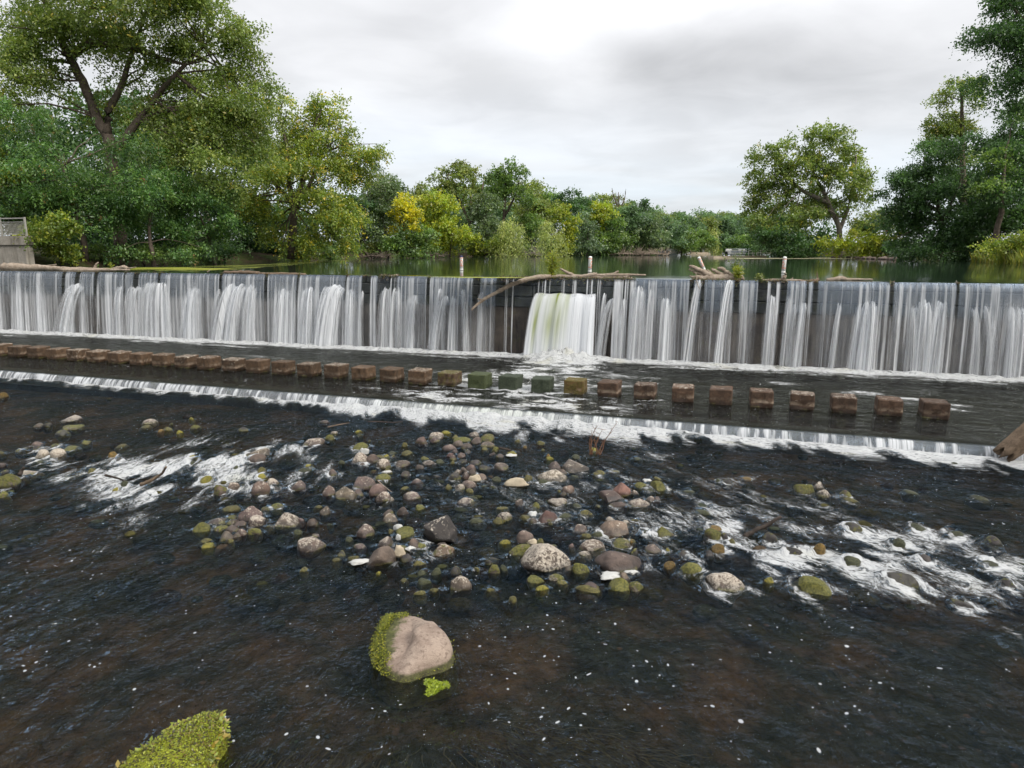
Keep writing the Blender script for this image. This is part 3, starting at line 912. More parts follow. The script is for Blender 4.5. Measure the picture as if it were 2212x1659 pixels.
# ------------------------------------------------------------------ rocks: where the photo shows them
# region origin and zoom (photo pixels), then "x y w h type [*landmark name]" with x, y the middle of the visible stone
ROCKS = {
 (0, 1600, 2.765): """785 205 200 55 w;815 290 190 65 bm;695 365 140 65 d;1660 237 145 52 w;1610 288 120 42 m;2125 205 70 40 my;1895 262 40 30 m;1855 322 110 60 m;1785 338 80 35 mo;1988 355 75 45 my;2165 300 110 50 bm
415 487 120 55 b;425 530 100 55 d;615 510 110 55 d;477 588 150 110 tw *cream-coloured block stone;637 592 170 95 tw;460 683 200 75 dm;790 520 180 65 bm;957 460 125 55 bm;1352 503 135 48 m;1252 603 105 85 mo;1310 660 90 80 d;280 535 55 45 m;205 552 75 40 m
345 800 210 65 tw;105 895 260 150 bm *big brown rock at the end of the left-hand shoal;255 865 110 40 b;50 1040 110 58 tm;25 710 80 60 b;1030 785 115 75 m;2145 635 150 70 my *yellow-mossed stone in the white rapids;2140 697 130 65 dm;1380 930 100 80 dm;1285 965 90 35 my;1568 945 75 75 dm;60 795 90 45 d;420 275 100 40 b;525 275 100 55 d;20 585 80 45 m;41 -52 108 78 mo""",
 (700, 1600, 2.765): """755 322 100 40 d;1530 458 215 75 bw;1715 413 110 60 bm;1760 357 70 40 w;2030 345 90 35 my;2045 387 70 45 dm;2150 450 50 35 m;2060 510 175 75 wm;2095 565 110 55 m;2061 645 200 130 w *pale pitted stone with a cap of froth;930 585 290 105 bw *long two-part brown rock in the rapids;910 645 200 105 b;1645 230 100 32 b;680 752 85 60 dm;958 775 140 100 m;960 838 115 60 my;350 868 140 72 my
1490 717 85 35 my;1440 775 180 50 dm;505 980 140 135 bm;645 940 135 135 bw;945 985 205 145 bw;1080 912 140 85 w;1110 965 90 40 d;1375 940 190 115 pw;1740 803 95 65 b;1715 1013 155 120 t;1880 1035 240 155 t *angular tan boulder;2095 915 260 140 p *pinkish loaf-shaped boulder;2035 1022 105 65 p;625 1197 200 70 m;845 1270 260 165 p *purple-grey slab;914 1335 190 130 w;1005 1200 100 60 bm;1130 1175 135 68 bm
470 1343 200 55 b;300 1408 190 110 tm *tan stone at the edge of the dark water;640 1290 140 50 bm;640 1340 120 60 bw;510 1405 145 60 bm;642 1418 165 80 b;715 1365 120 45 b;735 1460 110 75 bw;675 1487 100 62 b;560 1500 150 82 t;885 1450 150 95 bm;1240 1340 310 160 w *oval white-speckled boulder;1400 1330 90 60 p;1525 1350 120 75 b;1655 1225 125 100 t;1050 1393 90 40 m;1355 1465 120 90 dm;1555 1495 80 50 p;335 1548 110 40 m;375 1590 125 55 my;600 1550 80 40 m;1490 1600 330 150 w *rounded boulder with a white-splashed crown;2105 1450 200 155 pw *pear-shaped pink stone;1585 1175 90 35 m;1925 1540 90 60 dm;2040 1610 140 70 p;1720 1365 80 55 dm;1845 685 75 45 dm""",
 (1300, 1600, 2.765): """535 655 150 95 b;650 700 160 100 w;610 628 120 50 m;675 618 90 45 my;750 575 100 45 dm;757 615 65 45 m;920 577 145 70 m;860 690 155 75 bw;420 705 90 35 b;690 783 110 65 m;640 850 150 65 bm;895 808 105 60 b;1048 750 105 65 b;590 998 205 135 p;645 1070 165 110 w;735 1060 50 90 w;1015 905 140 65 p;885 962 90 40 m;970 1057 190 90 w *flat white-topped stone alone in midstream
880 490 75 50 m;1075 445 145 78 b;1235 392 175 85 w *striped pale stone at the head of the shoal;1215 437 100 45 p;1345 350 95 35 my;1445 405 85 50 m;1515 433 190 60 wm;1650 380 105 55 bw;1690 447 150 75 b;1795 420 180 85 bm;1800 490 145 60 b;1480 477 130 58 b;1575 510 130 65 b;1385 530 165 80 b *broad brown stone in the upper cluster;1440 567 80 42 b;1385 605 100 50 r *small brick-red stone;1505 605 100 55 b;1573 570 82 65 d;1420 635 75 55 p
1408 687 60 38 m;1095 648 105 45 bm;1150 690 155 60 bw;1275 672 120 60 dm;1530 675 110 45 d;1670 692 145 62 d;1620 745 120 95 b;1640 795 95 80 b;1535 770 75 60 b;1470 787 85 58 w;1440 840 125 75 d;1550 827 85 60 p;1770 740 155 65 d *smooth dark oval stone;1945 727 150 72 bw;1735 850 100 60 t;1590 925 165 85 bw;1497 962 110 70 w;1600 993 75 40 m;1765 540 95 45 m;1880 545 90 75 bm;1850 597 80 40 b;1935 617 95 48 b;2070 583 120 50 my;2135 450 80 45 m
1555 1115 200 58 w *long low pale stone with froth at its tip;1624 1078 160 30 dm;2155 1133 105 68 bw;1366 950 70 55 m;1755 948 80 30 dm;1090 838 110 45 d;1220 825 110 40 d;1965 1185 120 50 m;1985 1272 145 72 w;1690 1335 190 70 dm;1915 1325 125 70 m;1045 1180 100 48 wm;700 1240 100 52 b;865 1230 130 88 b;730 1310 165 95 bw;2050 895 120 55 m;1900 860 120 50 dm;1985 1562 120 50 my;735 1450 70 60 m;903 1460 215 125 tm *cracked tan stone with weed at its foot;680 1560 190 160 bw;1040 1590 160 90 bm""",
 (1900, 1600, 2.765): """725 465 95 55 m;548 520 60 48 mo;747 545 45 38 m;1315 543 100 60 my;810 607 50 40 mo;825 640 85 45 my;1095 738 320 150 g *broad grey boulder;880 735 150 105 gw;845 845 325 130 w *shaggy white-crusted boulder;945 808 160 75 b;590 860 105 72 m;750 895 110 55 dm;1095 840 130 40 dm;1120 620 100 45 dm;1370 805 135 68 m;1540 785 120 50 m;1030 990 140 85 t;975 1033 65 45 b;930 1003 50 35 m;920 1122 205 105 w *oval pale-flecked stone
675 1150 75 60 wm;1130 1170 110 55 dm;1615 990 210 170 r *angular red-brown boulder;1505 1070 310 130 b;1765 1010 90 105 bw;1590 1155 200 50 b;1820 1140 255 110 w;1940 1090 135 90 w;2010 1085 75 45 p;1830 945 150 85 bm;2030 950 220 120 bm *grey boulder with a mossy brow;2015 863 120 60 m;1930 1003 125 65 dm;1675 905 50 35 m;1362 1162 75 42 d;795 1290 235 135 r *block-shaped reddish boulder;985 1270 190 90 dm;1220 1245 175 78 m;641 1327 90 50 b;835 1350 60 60 tm
565 1295 130 70 m;1505 1325 140 70 w;1555 1425 385 165 t *long smooth slab-topped boulder;1660 1365 110 65 w;1165 1415 130 85 bw;1760 1322 125 42 m;1220 1493 120 42 m;1355 1480 120 65 dm;2090 1460 220 130 bm *smooth brown boulder with a mossy end;1620 1578 200 115 wd;1735 1550 70 65 mo;1880 1475 110 80 dm;545 1520 205 145 p *round pinkish boulder;720 1570 110 100 bm;840 1620 130 70 d;1070 1620 85 75 p;1960 1650 190 110 b;1795 640 120 35 dm""",
 (1900, 2050, 2.765): """555 432 360 165 bm;785 528 560 300 s *largest white-speckled shaggy boulder;1275 372 325 155 bw *domed brown boulder with pale tears;1220 462 170 75 w;1165 590 195 205 wm;1600 548 560 270 b *great three-cornered brown boulder;1650 700 130 100 t;1610 800 250 140 wm;1770 815 160 110 tm;1270 815 220 90 p;1240 850 290 75 m;750 822 145 85 my;680 728 180 90 pm;905 705 160 75 tm;965 770 95 40 m;175 845 130 60 m;412 945 95 95 m;212 600 125 160 wd;318 590 85 130 dm;150 550 90 80 d;1040 612 110 70 b;1750 442 110 90 d;190 500 190 50 d;15 625 60 70 m""",
 (2500, 1800, 2.765): """1335 303 130 50 mo;1035 330 70 60 dm;1135 345 110 60 d;1985 423 215 110 bm;2138 393 120 100 w *small pale knob of a stone;2195 478 145 85 w;975 845 180 55 mo;970 930 170 100 tm;1095 935 80 80 d;1180 1005 90 60 m;1035 1090 180 130 mo;490 1268 145 110 mo;470 1095 55 55 my;2150 1075 145 150 mo *round olive-mossed boulder in white water;725 1325 250 160 md;1090 1470 415 215 w *large pale-topped boulder standing alone;1585 1440 120 95 my;2040 1510 430 200 wm *pale boulder with a mossy shoulder;220 920 120 80 dm;75 1000 80 60 m;925 1155 110 80 d;1600 960 150 90 d;1850 1110 190 100 d;640 1150 110 80 d;850 680 200 50 dm;680 450 180 45 dm""",
 (3200, 1800, 2.0737): """375 365 95 55 bm;415 405 130 42 m;430 640 140 80 d;805 762 120 80 dm;1040 910 130 80 d;1600 760 160 110 d;900 350 130 35 dm;1480 405 190 45 dm;440 920 170 110 dm;830 1080 270 120 d *dark streaming boulder in the white chute;1720 1110 130 120 d;1560 960 200 90 dm;1290 690 180 80 dm;980 640 170 70 dm;1330 1250 160 50 d""",
 (1200, 2000, 2.07375): """675 468 235 175 b *large eight-sided brown boulder;840 400 125 65 tm;950 360 100 75 b;1168 258 300 200 k *dark wedge-shaped boulder;1175 355 70 28 b;1185 412 180 90 wo;445 475 120 70 m;300 487 80 35 m;35 570 65 45 m;345 447 70 50 d;885 482 95 62 d;990 515 105 50 m;1020 597 105 60 dm;1130 597 100 85 dm;1285 592 120 85 d;1322 700 195 140 bw *pointed brown boulder with a weed skirt;1030 675 120 65 dm;1110 740 70 35 m;1000 768 95 32 m;860 660 55 25 m;655 593 45 36 my;1580 740 95 50 m;1450 570 65 50 dm""",
}
TYPES = {  # base colour, pale crust, moss, wet
 'b': ((.17, .135, .115), .35, .12, 0), 'bm': ((.165, .13, .105), .38, .48, 0), 'bw': ((.19, .15, .125), .52, .1, 0), 'w': ((.2, .165, .14), .64, .1, 0), 'wm': ((.2, .16, .13), .6, .58, 0), 'p': ((.215, .16, .145), .42, .08, 0),
 'pw': ((.22, .165, .15), .5, .08, 0), 'pm': ((.21, .16, .15), .4, .55, 0), 't': ((.225, .18, .14), .42, .1, 0), 'tw': ((.34, .28, .2), .8, .1, 0), 'tm': ((.24, .195, .14), .5, .56, 0), 'm': ((.085, .07, .055), .12, .56, .35), 'my': ((.10, .085, .055), .1, .88, 0),
 'mo': ((.12, .085, .055), .1, .74, .1), 'd': ((.085, .08, .075), .05, .3, .6), 'dm': ((.075, .075, .06), .05, .62, .5), 'k': ((.085, .076, .07), .45, .05, 0), 'g': ((.13, .115, .105), .4, .1, 0), 'gw': ((.14, .12, .11), .5, .1, 0), 'r': ((.21, .125, .105), .42, .1, 0),
 's': ((.17, .135, .115), .62, .12, 0), 'wd': ((.17, .14, .11), .58, .45, 0), 'wo': ((.24, .16, .1), .56, .3, 0), 'md': ((.09, .085, .06), .1, .8, .5)}
MOSST = {'m': (.085, .078, .022), 'my': (.17, .155, .022), 'mo': (.13, .085, .022), 'dm': (.04, .045, .02)}
LOOK = {'b': 'brown stone', 'bm': 'mossy brown stone', 'bw': 'pale-streaked brown stone', 'w': 'white-topped stone', 'wm': 'mossy white-crusted stone', 'p': 'pinkish-grey stone', 'pw': 'pale-streaked pink stone', 'pm': 'mossy pink stone', 't': 'tan stone',
        'tw': 'pale cream stone', 'tm': 'green-edged tan stone', 'm': 'olive moss-covered stone', 'my': 'yellow-green mossy stone', 'mo': 'orange-brown mossy stone', 'd': 'dark wet stone', 'dm': 'dark mossy wet stone', 'k': 'black-brown boulder', 'g': 'grey boulder', 'gw': 'white-sided grey stone',
        'r': 'reddish stone', 's': 'speckled boulder', 'wd': 'white-capped shaggy stone', 'wo': 'rust-orange and white stone', 'md': 'half-drowned mossy boulder'}

_bm = bmesh.new(); bmesh.ops.create_icosphere(_bm, subdivisions=4, radius=1.0)
ICO4 = (np.array([v.co[:] for v in _bm.verts]), np.array([[v.index for v in f.verts] for f in _bm.faces])); _bm.free()
_bm = bmesh.new(); bmesh.ops.create_icosphere(_bm, subdivisions=3, radius=1.0)
ICO3 = (np.array([v.co[:] for v in _bm.verts]), np.array([[v.index for v in f.verts] for f in _bm.faces])); _bm.free()


def stone_shape(seed, fine, cuts=7, rough=0.22, hard=0.8):
    V, F = ICO4 if fine else ICO3
    r = np.random.default_rng(seed)
    o = r.random(3) * 50
    P = V * (1 + rough * 2 * (fbm(V[:, 0] * 1.1 + o[0], V[:, 1] * 1.1 + o[1], V[:, 2] * 1.1 + o[2], seed=seed % 97, oct=2) - .5))[:, None]
    for k in range(cuts):
        n = r.normal(size=3); n[2] = abs(n[2]) * .8 if k < 3 else n[2]; n /= np.linalg.norm(n)
        d = r.uniform(.62, .9)
        over = np.maximum(P @ n - d, 0)
        P = P - n[None, :] * (over * hard)[:, None]
    P = P * (1 + .06 * (fbm(V[:, 0] * 4 + o[1], V[:, 1] * 4 + o[2], V[:, 2] * 4 + o[0], seed=5, oct=3) - .5))[:, None]
    P = P / np.abs(P).max(0)[None, :]
    return P, F


ROCK_LIST = []      # (centre xy, radius across, radius along view, top, type, landmark, photo x, y, w)
for (ox, oy, sc), txt in ROCKS.items():
    for ent in txt.replace('\n', ';').split(';'):
        ent = ent.strip()
        if not ent: continue
        mark = None
        if '*' in ent: ent, mark = ent.split('*')
        q = ent.split()
        zx, zy, w, h = (float(v) for v in q[:4])
        X, Y = (ox + zx / sc) * K, (oy + zy / sc) * K
        w, h = w / sc * K, h / sc * K
        ROCK_LIST.append([X, Y, w, h, q[4], mark.strip() if mark else None])


def place_rock(X, Y, w, h, typ='b'):
    if typ in MOSST: w, h = w * .9, h * .82
    pb = onz(X, Y + .40 * h)
    dist = math.hypot(pb.x, pb.y)
    zc = pb.y * cp + HC * sp_
    m = zc / FD
    ra = w * m / 2 * 1.08
    th = math.atan2(HC, dist)
    rd = min(.9 * ra, .62 * h * m / (2 * math.sin(th)) + .15 * ra)
    top = max(.34 * ra, 1.12 * (h * m - 1.4 * rd * math.sin(th)) / math.cos(th))
    top = min(top * (1.15 if w > 55 else 1.0), 1.1 * ra)
    fw = Vector((pb.x, pb.y, 0)).normalized()
    c = pb + fw * rd * .85
    return c, ra, rd, top, fw


ROCK_POS = []
for r in ROCK_LIST:
    c, ra, rd, top, fw = place_rock(*r[:5])
    ROCK_POS.append((c.x, c.y, ra, rd, top, math.atan2(fw.y, fw.x)))


def rock_labels():
    marks = [(i, r) for i, r in enumerate(ROCK_LIST) if r[5]]
    used, out = set(), [None] * len(ROCK_LIST)
    for i, r in marks:
        x = r[5]
        out[i] = x + ' standing in the shallow river'
        used.add(out[i])
    order = ['the nearest', 'the second', 'the third', 'the fourth', 'the fifth', 'the sixth', 'the seventh']
    todo = sorted((i for i in range(len(ROCK_LIST)) if not out[i]), key=lambda i: min(math.hypot(ROCK_LIST[i][0] - m[1][0], (ROCK_LIST[i][1] - m[1][1]) * 2) for m in marks))
    for i in todo:
        r = ROCK_LIST[i]
        size = 'tiny ' if r[2] < 18 else 'small ' if r[2] < 34 else '' if r[2] < 60 else 'large '
        near = sorted(marks, key=lambda m: math.hypot(r[0] - m[1][0], (r[1] - m[1][1]) * 2))
        done = False
        for rank in range(4):
            for m in near[:3]:
                dx, dy = r[0] - m[1][0], (r[1] - m[1][1]) * 2
                if abs(dx) > 1.2 * abs(dy): way = 'left of' if dx < 0 else 'right of'
                else: way = 'behind' if dy < 0 else 'in front of'
                nth = '' if rank == 0 else ('next ', 'third ', 'fourth ')[rank - 1]
                lab = f"{nth}{size}{LOOK[r[4]]} {way} the {m[1][5]}"
                if len(lab.split()) > 16: continue
                if lab not in used:
                    out[i] = lab; used.add(lab); done = True; break
            if done: break
        if not done: out[i] = f"{size}{LOOK[r[4]]} among the shoal stones"
    return out


def build_rocks():
    labs = rock_labels()
    for i, (r, p) in enumerate(zip(ROCK_LIST, ROCK_POS)):
        cx, cy_, ra, rd, top, ang = p
        big = r[2] > 42
        rng = random.Random(i * 7 + 1)
        sharp = r[4] in ('t', 'pw', 'r', 'k', 'tm') or rng.random() < .5
        P, F = stone_shape(i * 13 + 5, big, 9 if sharp else 6, .3 if sharp else .2, .95 if sharp else .75)
        sub = .22 + .25 * ra
        rz = (top + sub) / 2; zc = top - rz
        k = 1 / math.sqrt(max(.35, 1 - (zc / rz) ** 2))
        V = P * np.array([ra * k, rd * k, rz])
        V[:, 2] += .25 * rd * V[:, 1] / max(rd, .01) * .0
        a = ang - math.pi / 2
        a2 = rng.uniform(-.25, .25)
        ca, sa = math.cos(a), math.sin(a)
        V = np.stack([V[:, 0] * ca - V[:, 1] * sa, V[:, 0] * sa + V[:, 1] * ca, V[:, 2]], 1)
        o = link('river_rock', np_mesh('river_rock', V, F, M['rock']), None, (cx, cy_, zc))
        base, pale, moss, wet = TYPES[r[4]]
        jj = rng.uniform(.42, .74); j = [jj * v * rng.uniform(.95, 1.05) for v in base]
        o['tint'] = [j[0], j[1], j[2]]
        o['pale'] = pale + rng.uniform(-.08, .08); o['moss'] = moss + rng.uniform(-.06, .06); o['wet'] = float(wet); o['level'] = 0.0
        mt = MOSST.get(r[4], (.10, .10, .024)); f = rng.uniform(.8, 1.2)
        o['mosstint'] = [mt[0] * f, mt[1] * f, mt[2] * f]
        tag(o, labs[i], 'rock', 'stones scattered over the shallow river')


build_rocks()

# ------------------------------------------------------------------ the lower river
RAPIDS = [(190, 1028, 95, 26, -8, .95), (140, 1000, 50, 16, 10, .6), (320, 1010, 60, 18, 0, .7), (410, 1012, 70, 22, -10, .75), (470, 992, 80, 18, -8, .6), (335, 1062, 110, 24, -12, .75), (215, 1085, 110, 34, -25, .5), (560, 985, 60, 16, -8, .55), (430, 1088, 85, 16, -12, .6), (100, 978, 90, 12, -6, .4), (40, 968, 60, 10, -5, .45),
          (390, 958, 70, 10, -8, .4), (630, 965, 70, 12, -5, .4), (690, 1003, 34, 22, 40, .5), (540, 950, 90, 12, -5, .35), (250, 1150, 60, 22, -40, .35), (150, 1200, 110, 50, -35, .35), (300, 1130, 26, 30, -60, .5), (70, 1290, 80, 90, -45, .32), (30, 1400, 60, 80, -45, .25), (540, 1062, 60, 14, -15, .5), (500, 1030, 50, 14, -10, .5), (1590, 1150, 30, 16, 20, .5),
          (1640, 1165, 55, 20, 15, .75), (1700, 1195, 70, 26, 10, .75), (1755, 1165, 50, 18, 20, .6), (1860, 1150, 80, 14, 10, .55), (1960, 1172, 90, 26, 12, .85), (1830, 1240, 70, 30, 15, .7), (1900, 1205, 60, 24, 10, .75), (1970, 1265, 90, 26, 18, .85), (2085, 1220, 90, 36, 25, .9), (2150, 1285, 80, 46, 25, .85), (2080, 1320, 80, 24, 25, .7), (2180, 1370, 60, 36, 35, .55), (1560, 1120, 70, 16, 15, .35),
          (1680, 1245, 60, 26, 30, .45), (1770, 1310, 50, 36, 45, .35), (1850, 1410, 60, 40, 40, .22), (1985, 1105, 14, 40, 80, .5), (1900, 1080, 80, 16, 10, .3), (2120, 1060, 90, 18, 10, .3), (1640, 1040, 80, 14, 12, .32), (1500, 1020, 60, 12, 10, .28), (2200, 1230, 40, 60, 30, .8), (1510, 1215, 30, 12, 20, .5), (1480, 1180, 30, 14, 20, .35), (1360, 1050, 30, 14, 20, .2), (1300, 960, 120, 10, 8, .3), (1450, 985, 120, 10, 8, .3), (900, 1210, 40, 10, -15, .4), (950, 1200, 22, 16, 40, .3)]
FLECKS = [(150, 1230, 140, 60, -35, .5), (60, 1350, 70, 120, -50, .62), (230, 1290, 50, 40, -45, .45), (100, 1500, 110, 120, -45, .4), (60, 880, 300, 30, 6, .42), (450, 900, 200, 30, 6, .42), (640, 930, 150, 20, 0, .45), (1550, 990, 200, 30, 10, .45), (1850, 1010, 250, 30, 10, .5), (2100, 1040, 120, 30, 10, .4), (900, 1300, 300, 60, 0, .36),
          (1650, 1430, 90, 130, 55, .42), (1900, 1480, 60, 150, 60, .5), (1800, 1350, 40, 90, 60, .5), (1500, 1560, 200, 70, 20, .36), (2000, 1580, 150, 70, 40, .45), (1200, 1450, 300, 120, 0, .33), (700, 1480, 150, 120, 0, .30), (930, 1080, 100, 20, 0, .3)]


def flow_source():
    p, q = onz(560, 960), onz(100, 1250); r, s = onz(1600, 1120), onz(2150, 1350)
    d1, d2 = q - p, s - r
    den = d1.x * d2.y - d1.y * d2.x
    t = ((r.x - p.x) * d2.y - (r.y - p.y) * d2.x) / den
    return p + d1 * t


def build_river():
    us = np.concatenate([np.arange(-60, -34, .6), np.arange(-34, 13, .08), np.arange(13, 33, .6)])
    ws = np.concatenate([np.linspace(12.62, 15, 46), np.arange(15.07, 30.5, .07), np.arange(30.6, 46, .25)])
    U, Wm = np.meshgrid(us, ws)
    Wm = Wm + (wlip(us) - 12.4)[None, :] * np.clip((22 - Wm) / 10, 0, 1)
    X, Y = xy(U, Wm)
    pX, pY = proj(X, Y, 0 * X)
    S = flow_source()
    c0 = onz(1000, 1080)
    # streamlines fan out from the weir around the shoal: angle about a far point, bent inward beyond the sides
    base = math.atan2(c0.y - S.y, c0.x - S.x)
    if (Vector((c0.x, c0.y)) - Vector((S.x, S.y))).length < 1e-3: base = -math.pi / 2
    dx, dy = X - S.x, Y - S.y
    s = np.hypot(dx, dy); th = np.arctan2(dy, dx) - base
    th = (th + math.pi) % (2 * math.pi) - math.pi
    R0 = math.hypot(c0.x - S.x, c0.y - S.y)
    n = th * R0
    s0, n0 = s.copy(), n.copy()
    rap = np.clip(pxblobs(pX, pY, RAPIDS), 0, 1.0)
    speck = np.clip(pxblobs(pX, pY, FLECKS), 0, .75)
    n1 = fbm(s * .5, n * 1.4, seed=101); n2 = fbm(s * 1.6, n * 3.8, seed=103); n3 = fbm(s * 4, n * 9, seed=107, oct=3)
    shoal = np.clip(pxblobs(pX, pY, [(1000, 1080, 480, 110, 0, 1), (1650, 1150, 300, 90, 0, .8), (350, 1020, 300, 60, 0, .8)]), 0, 1)
    rg = .62 + .8 * shoal + 1.7 * rap
    Z = (.09 * (n1 - .5) + .075 * (n2 - .5) + .03 * (n3 - .5)) * rg
    lace = sstep(.34, .66, fbm(s * .75, n * 2.4, seed=111, oct=3))
    Fm = (.30 + .42 * lace) * rap + .14 * shoal + .40 * lace * np.clip(pxblobs(pX, pY, [(500, 1000, 520, 90, 0, 1), (1750, 1160, 450, 130, 8, 1), (1300, 1080, 500, 120, 0, .6)]), 0, 1)
    for (cx, cy_, ra, rd, top, ang), r in zip(ROCK_POS, ROCK_LIST):
        a = (ra + rd) / 2
        m = (np.abs(X - cx) < 3.2 * a + .5) & (np.abs(Y - cy_) < 3.2 * a + .5)
        if not m.any(): continue
        x, y = X[m] - cx, Y[m] - cy_
        rr = np.maximum(np.hypot(x, y), a * .8)
        rs = math.hypot(cx - S.x, cy_ - S.y); rn = ((math.atan2(cy_ - S.y, cx - S.x) - base + math.pi) % (2 * math.pi) - math.pi) * R0
        dn = n0[m] - rn; ds = s0[m] - rs
        n[m] = n[m] - dn * np.clip(a * a / rr ** 2, 0, .9) * np.exp(-np.maximum(ds, 0) / (3 * a))
        lr = float(np.clip(rap[m].max(), 0, 1))
        if r[4] in ('d', 'dm', 'md'):
            Z[m] += .55 * top * np.exp(-(rr / (1.3 * a)) ** 2) * (.3 + lr)
        Fm[m] += (.10 + .42 * lr) * np.exp(-((np.abs(dn) - a * .75) / (.5 * a)) ** 2) * np.exp(-np.abs(ds - .9 * a) / (1.6 * a)) * sstep(-.6 * a, .4 * a, ds)
        Fm[m] += (.16 + .16 * lr) * np.exp(-((rr - 1.05 * a) / (.22 * a)) ** 2) * (n2[m] > .45)
        Z[m] += (.03 + .05 * lr) * np.exp(-((rr - 1.2 * a) / (.4 * a)) ** 2) * (ds < 0)
    wf = Wm - wlip(U) - .30                                    # metres below the foot of the weir
    jx = np.exp(-((pX - 1090) / 330) ** 2); jr = sstep(1100, 1600, pX)
    lng = .16 + .70 * jx + .22 * jr
    nz = fbm(U * .9, Wm * .25, seed=201); nz2 = fbm(U * 2.3, Wm * .8, seed=203)
    nz3 = fbm((U - .6 * Wm) * 1.5, Wm * .35, seed=205)
    ln = lng * (.45 + 1.1 * nz)
    FW = 1.18 * np.exp(-np.maximum(wf, 0) ** 1.6 / (ln * 1.5) ** 1.6) + (.78 + .12 * jx) * np.exp(-np.maximum(wf - ln, 0) / (.7 + 1.2 * jx + .8 * jr)) * (.2 + 1.0 * sstep(.38, .6, nz3))
    FW = FW - .3 * sstep(.52, .7, nz2) * sstep(.2, .7, wf)
    Fm = np.maximum(Fm, FW)
    Z += (.10 + .12 * jx) * np.exp(-((wf - .30) / (.3 + .2 * jx)) ** 2) * (.3 + 1.4 * nz2) - .02
    Z += .05 * (nz2 - .5) * np.exp(-wf / 2.0)
    near = sstep(2.5, .3, wf)
    fl = np.stack([s * (1 - near) + (Wm * .9 + .5 * U) * near, n, n1 * 2], -1)
    m = np_mesh('river', np.stack([X, Y, Z], -1).reshape(-1, 3), water_faces(len(ws), len(us)), M['river'])
    vattr(m, 'flow', fl.reshape(-1, 3)); fattr(m, 'foam', Fm.ravel()); fattr(m, 'speck', (speck * 1.25 + .06).ravel())
    tag(link('river', m), kind='structure')


build_river()


def build_bed():
    m, t, out = material('river_bed')
    pos = t.new('ShaderNodeNewGeometry').outputs['Position']
    n = t.noise(pos, .55, 5, .6, .4); g = t.noise(pos, 3.2, 5, .65)
    vo = t.new('ShaderNodeTexVoronoi'); vo.inputs['Scale'].default_value = 4.5; t.l.new(pos, vo.inputs['Vector'])
    sc = t.new('ShaderNodeSeparateColor'); t.l.new(vo.outputs['Color'], sc.inputs[0])
    c = t.mix(t.ramp(n, .3, .6), (.118, .076, .034), (.036, .04, .023))
    c = t.mix(t.ramp(g, .35, .7, 0, .8), c, t.mix(1, c, (.35, .38, .36), 'MULTIPLY'))
    c = t.mix(t.math('MULTIPLY', t.math('POWER', sc.outputs[0], 3), t.ramp(vo.outputs['Distance'], .3, .1)), c, (.11, .07, .04))
    t.l.new(pbsdf(t, c, .9, bump(t, t.math('ADD', g, vo.outputs['Distance']), .8, .1), .1), out.inputs[0])
    us = np.arange(-60, 33, .5); ws = np.arange(12.6, 46, .5)
    U, Wm = np.meshgrid(us, ws); X, Y = xy(U, Wm)
    pX, pY = proj(X, Y, 0 * X)
    sh = np.clip(pxblobs(pX, pY, [(1000, 1080, 480, 110, 0, 1)]), 0, 1)
    Z = -.45 + .2 * (fbm(X * .6, Y * .6, seed=301) - .5) + .18 * sh
    tag(link('river_bed', np_mesh('river_bed', np.stack([X, Y, Z], -1).reshape(-1, 3), water_faces(len(ws), len(us)), m)), kind='structure')
    # drowned cobbles seen through the water of the shoal
    rng = np.random.default_rng(12)
    bmv, bmf = [], []
    _b = bmesh.new(); bmesh.ops.create_icosphere(_b, subdivisions=2, radius=1.0)
    V0 = np.array([v.co[:] for v in _b.verts]); F0 = np.array([[v.index for v in f.verts] for f in _b.faces]); _b.free()
    n = 0; cols = []
    for k in range(420):
        gx = rng.normal(1000, 420) if k % 3 else rng.uniform(0, 2212); gy = rng.normal(1110, 90) if k % 3 else rng.uniform(960, 1330)
        p = onz(gx, gy, -.2)
        r = rng.uniform(.07, .24)
        P = V0 * (1 + .5 * (fbm(V0[:, 0] * 1.5 + k, V0[:, 1] * 1.5, V0[:, 2] * 1.5, seed=3, oct=2) - .5))[:, None] * np.array([r * rng.uniform(.8, 1.4), r * rng.uniform(.8, 1.2), r * .6])
        bmv.append(P + np.array([p.x, p.y, -.6 * r - rng.uniform(.0, .14)])); bmf.append(F0 + n); n += len(V0)
        base = np.array([(.04, .043, .018), (.055, .04, .026), (.03, .036, .024), (.06, .055, .02)][rng.integers(4)]) * rng.uniform(.7, 1.3)
        cols.append(np.tile(base, (len(V0), 1)))
    mm, t, out = material('drowned_cobble')
    c = t.attr('col').outputs['Color']; pos = t.new('ShaderNodeNewGeometry').outputs['Position']
    g = t.noise(pos, 9, 4, .65)
    t.l.new(pbsdf(t, t.mix(t.ramp(g, .35, .65), t.mix(1, c, (.5, .5, .5), 'MULTIPLY'), c), .9, bump(t, g, .6, .05), .1), out.inputs[0])
    me = np_mesh('drowned_cobbles', np.concatenate(bmv), np.concatenate(bmf), mm); cattr(me, 'col', np.concatenate(cols))
    tag(link('drowned_cobbles', me), kind='stuff')


build_bed()
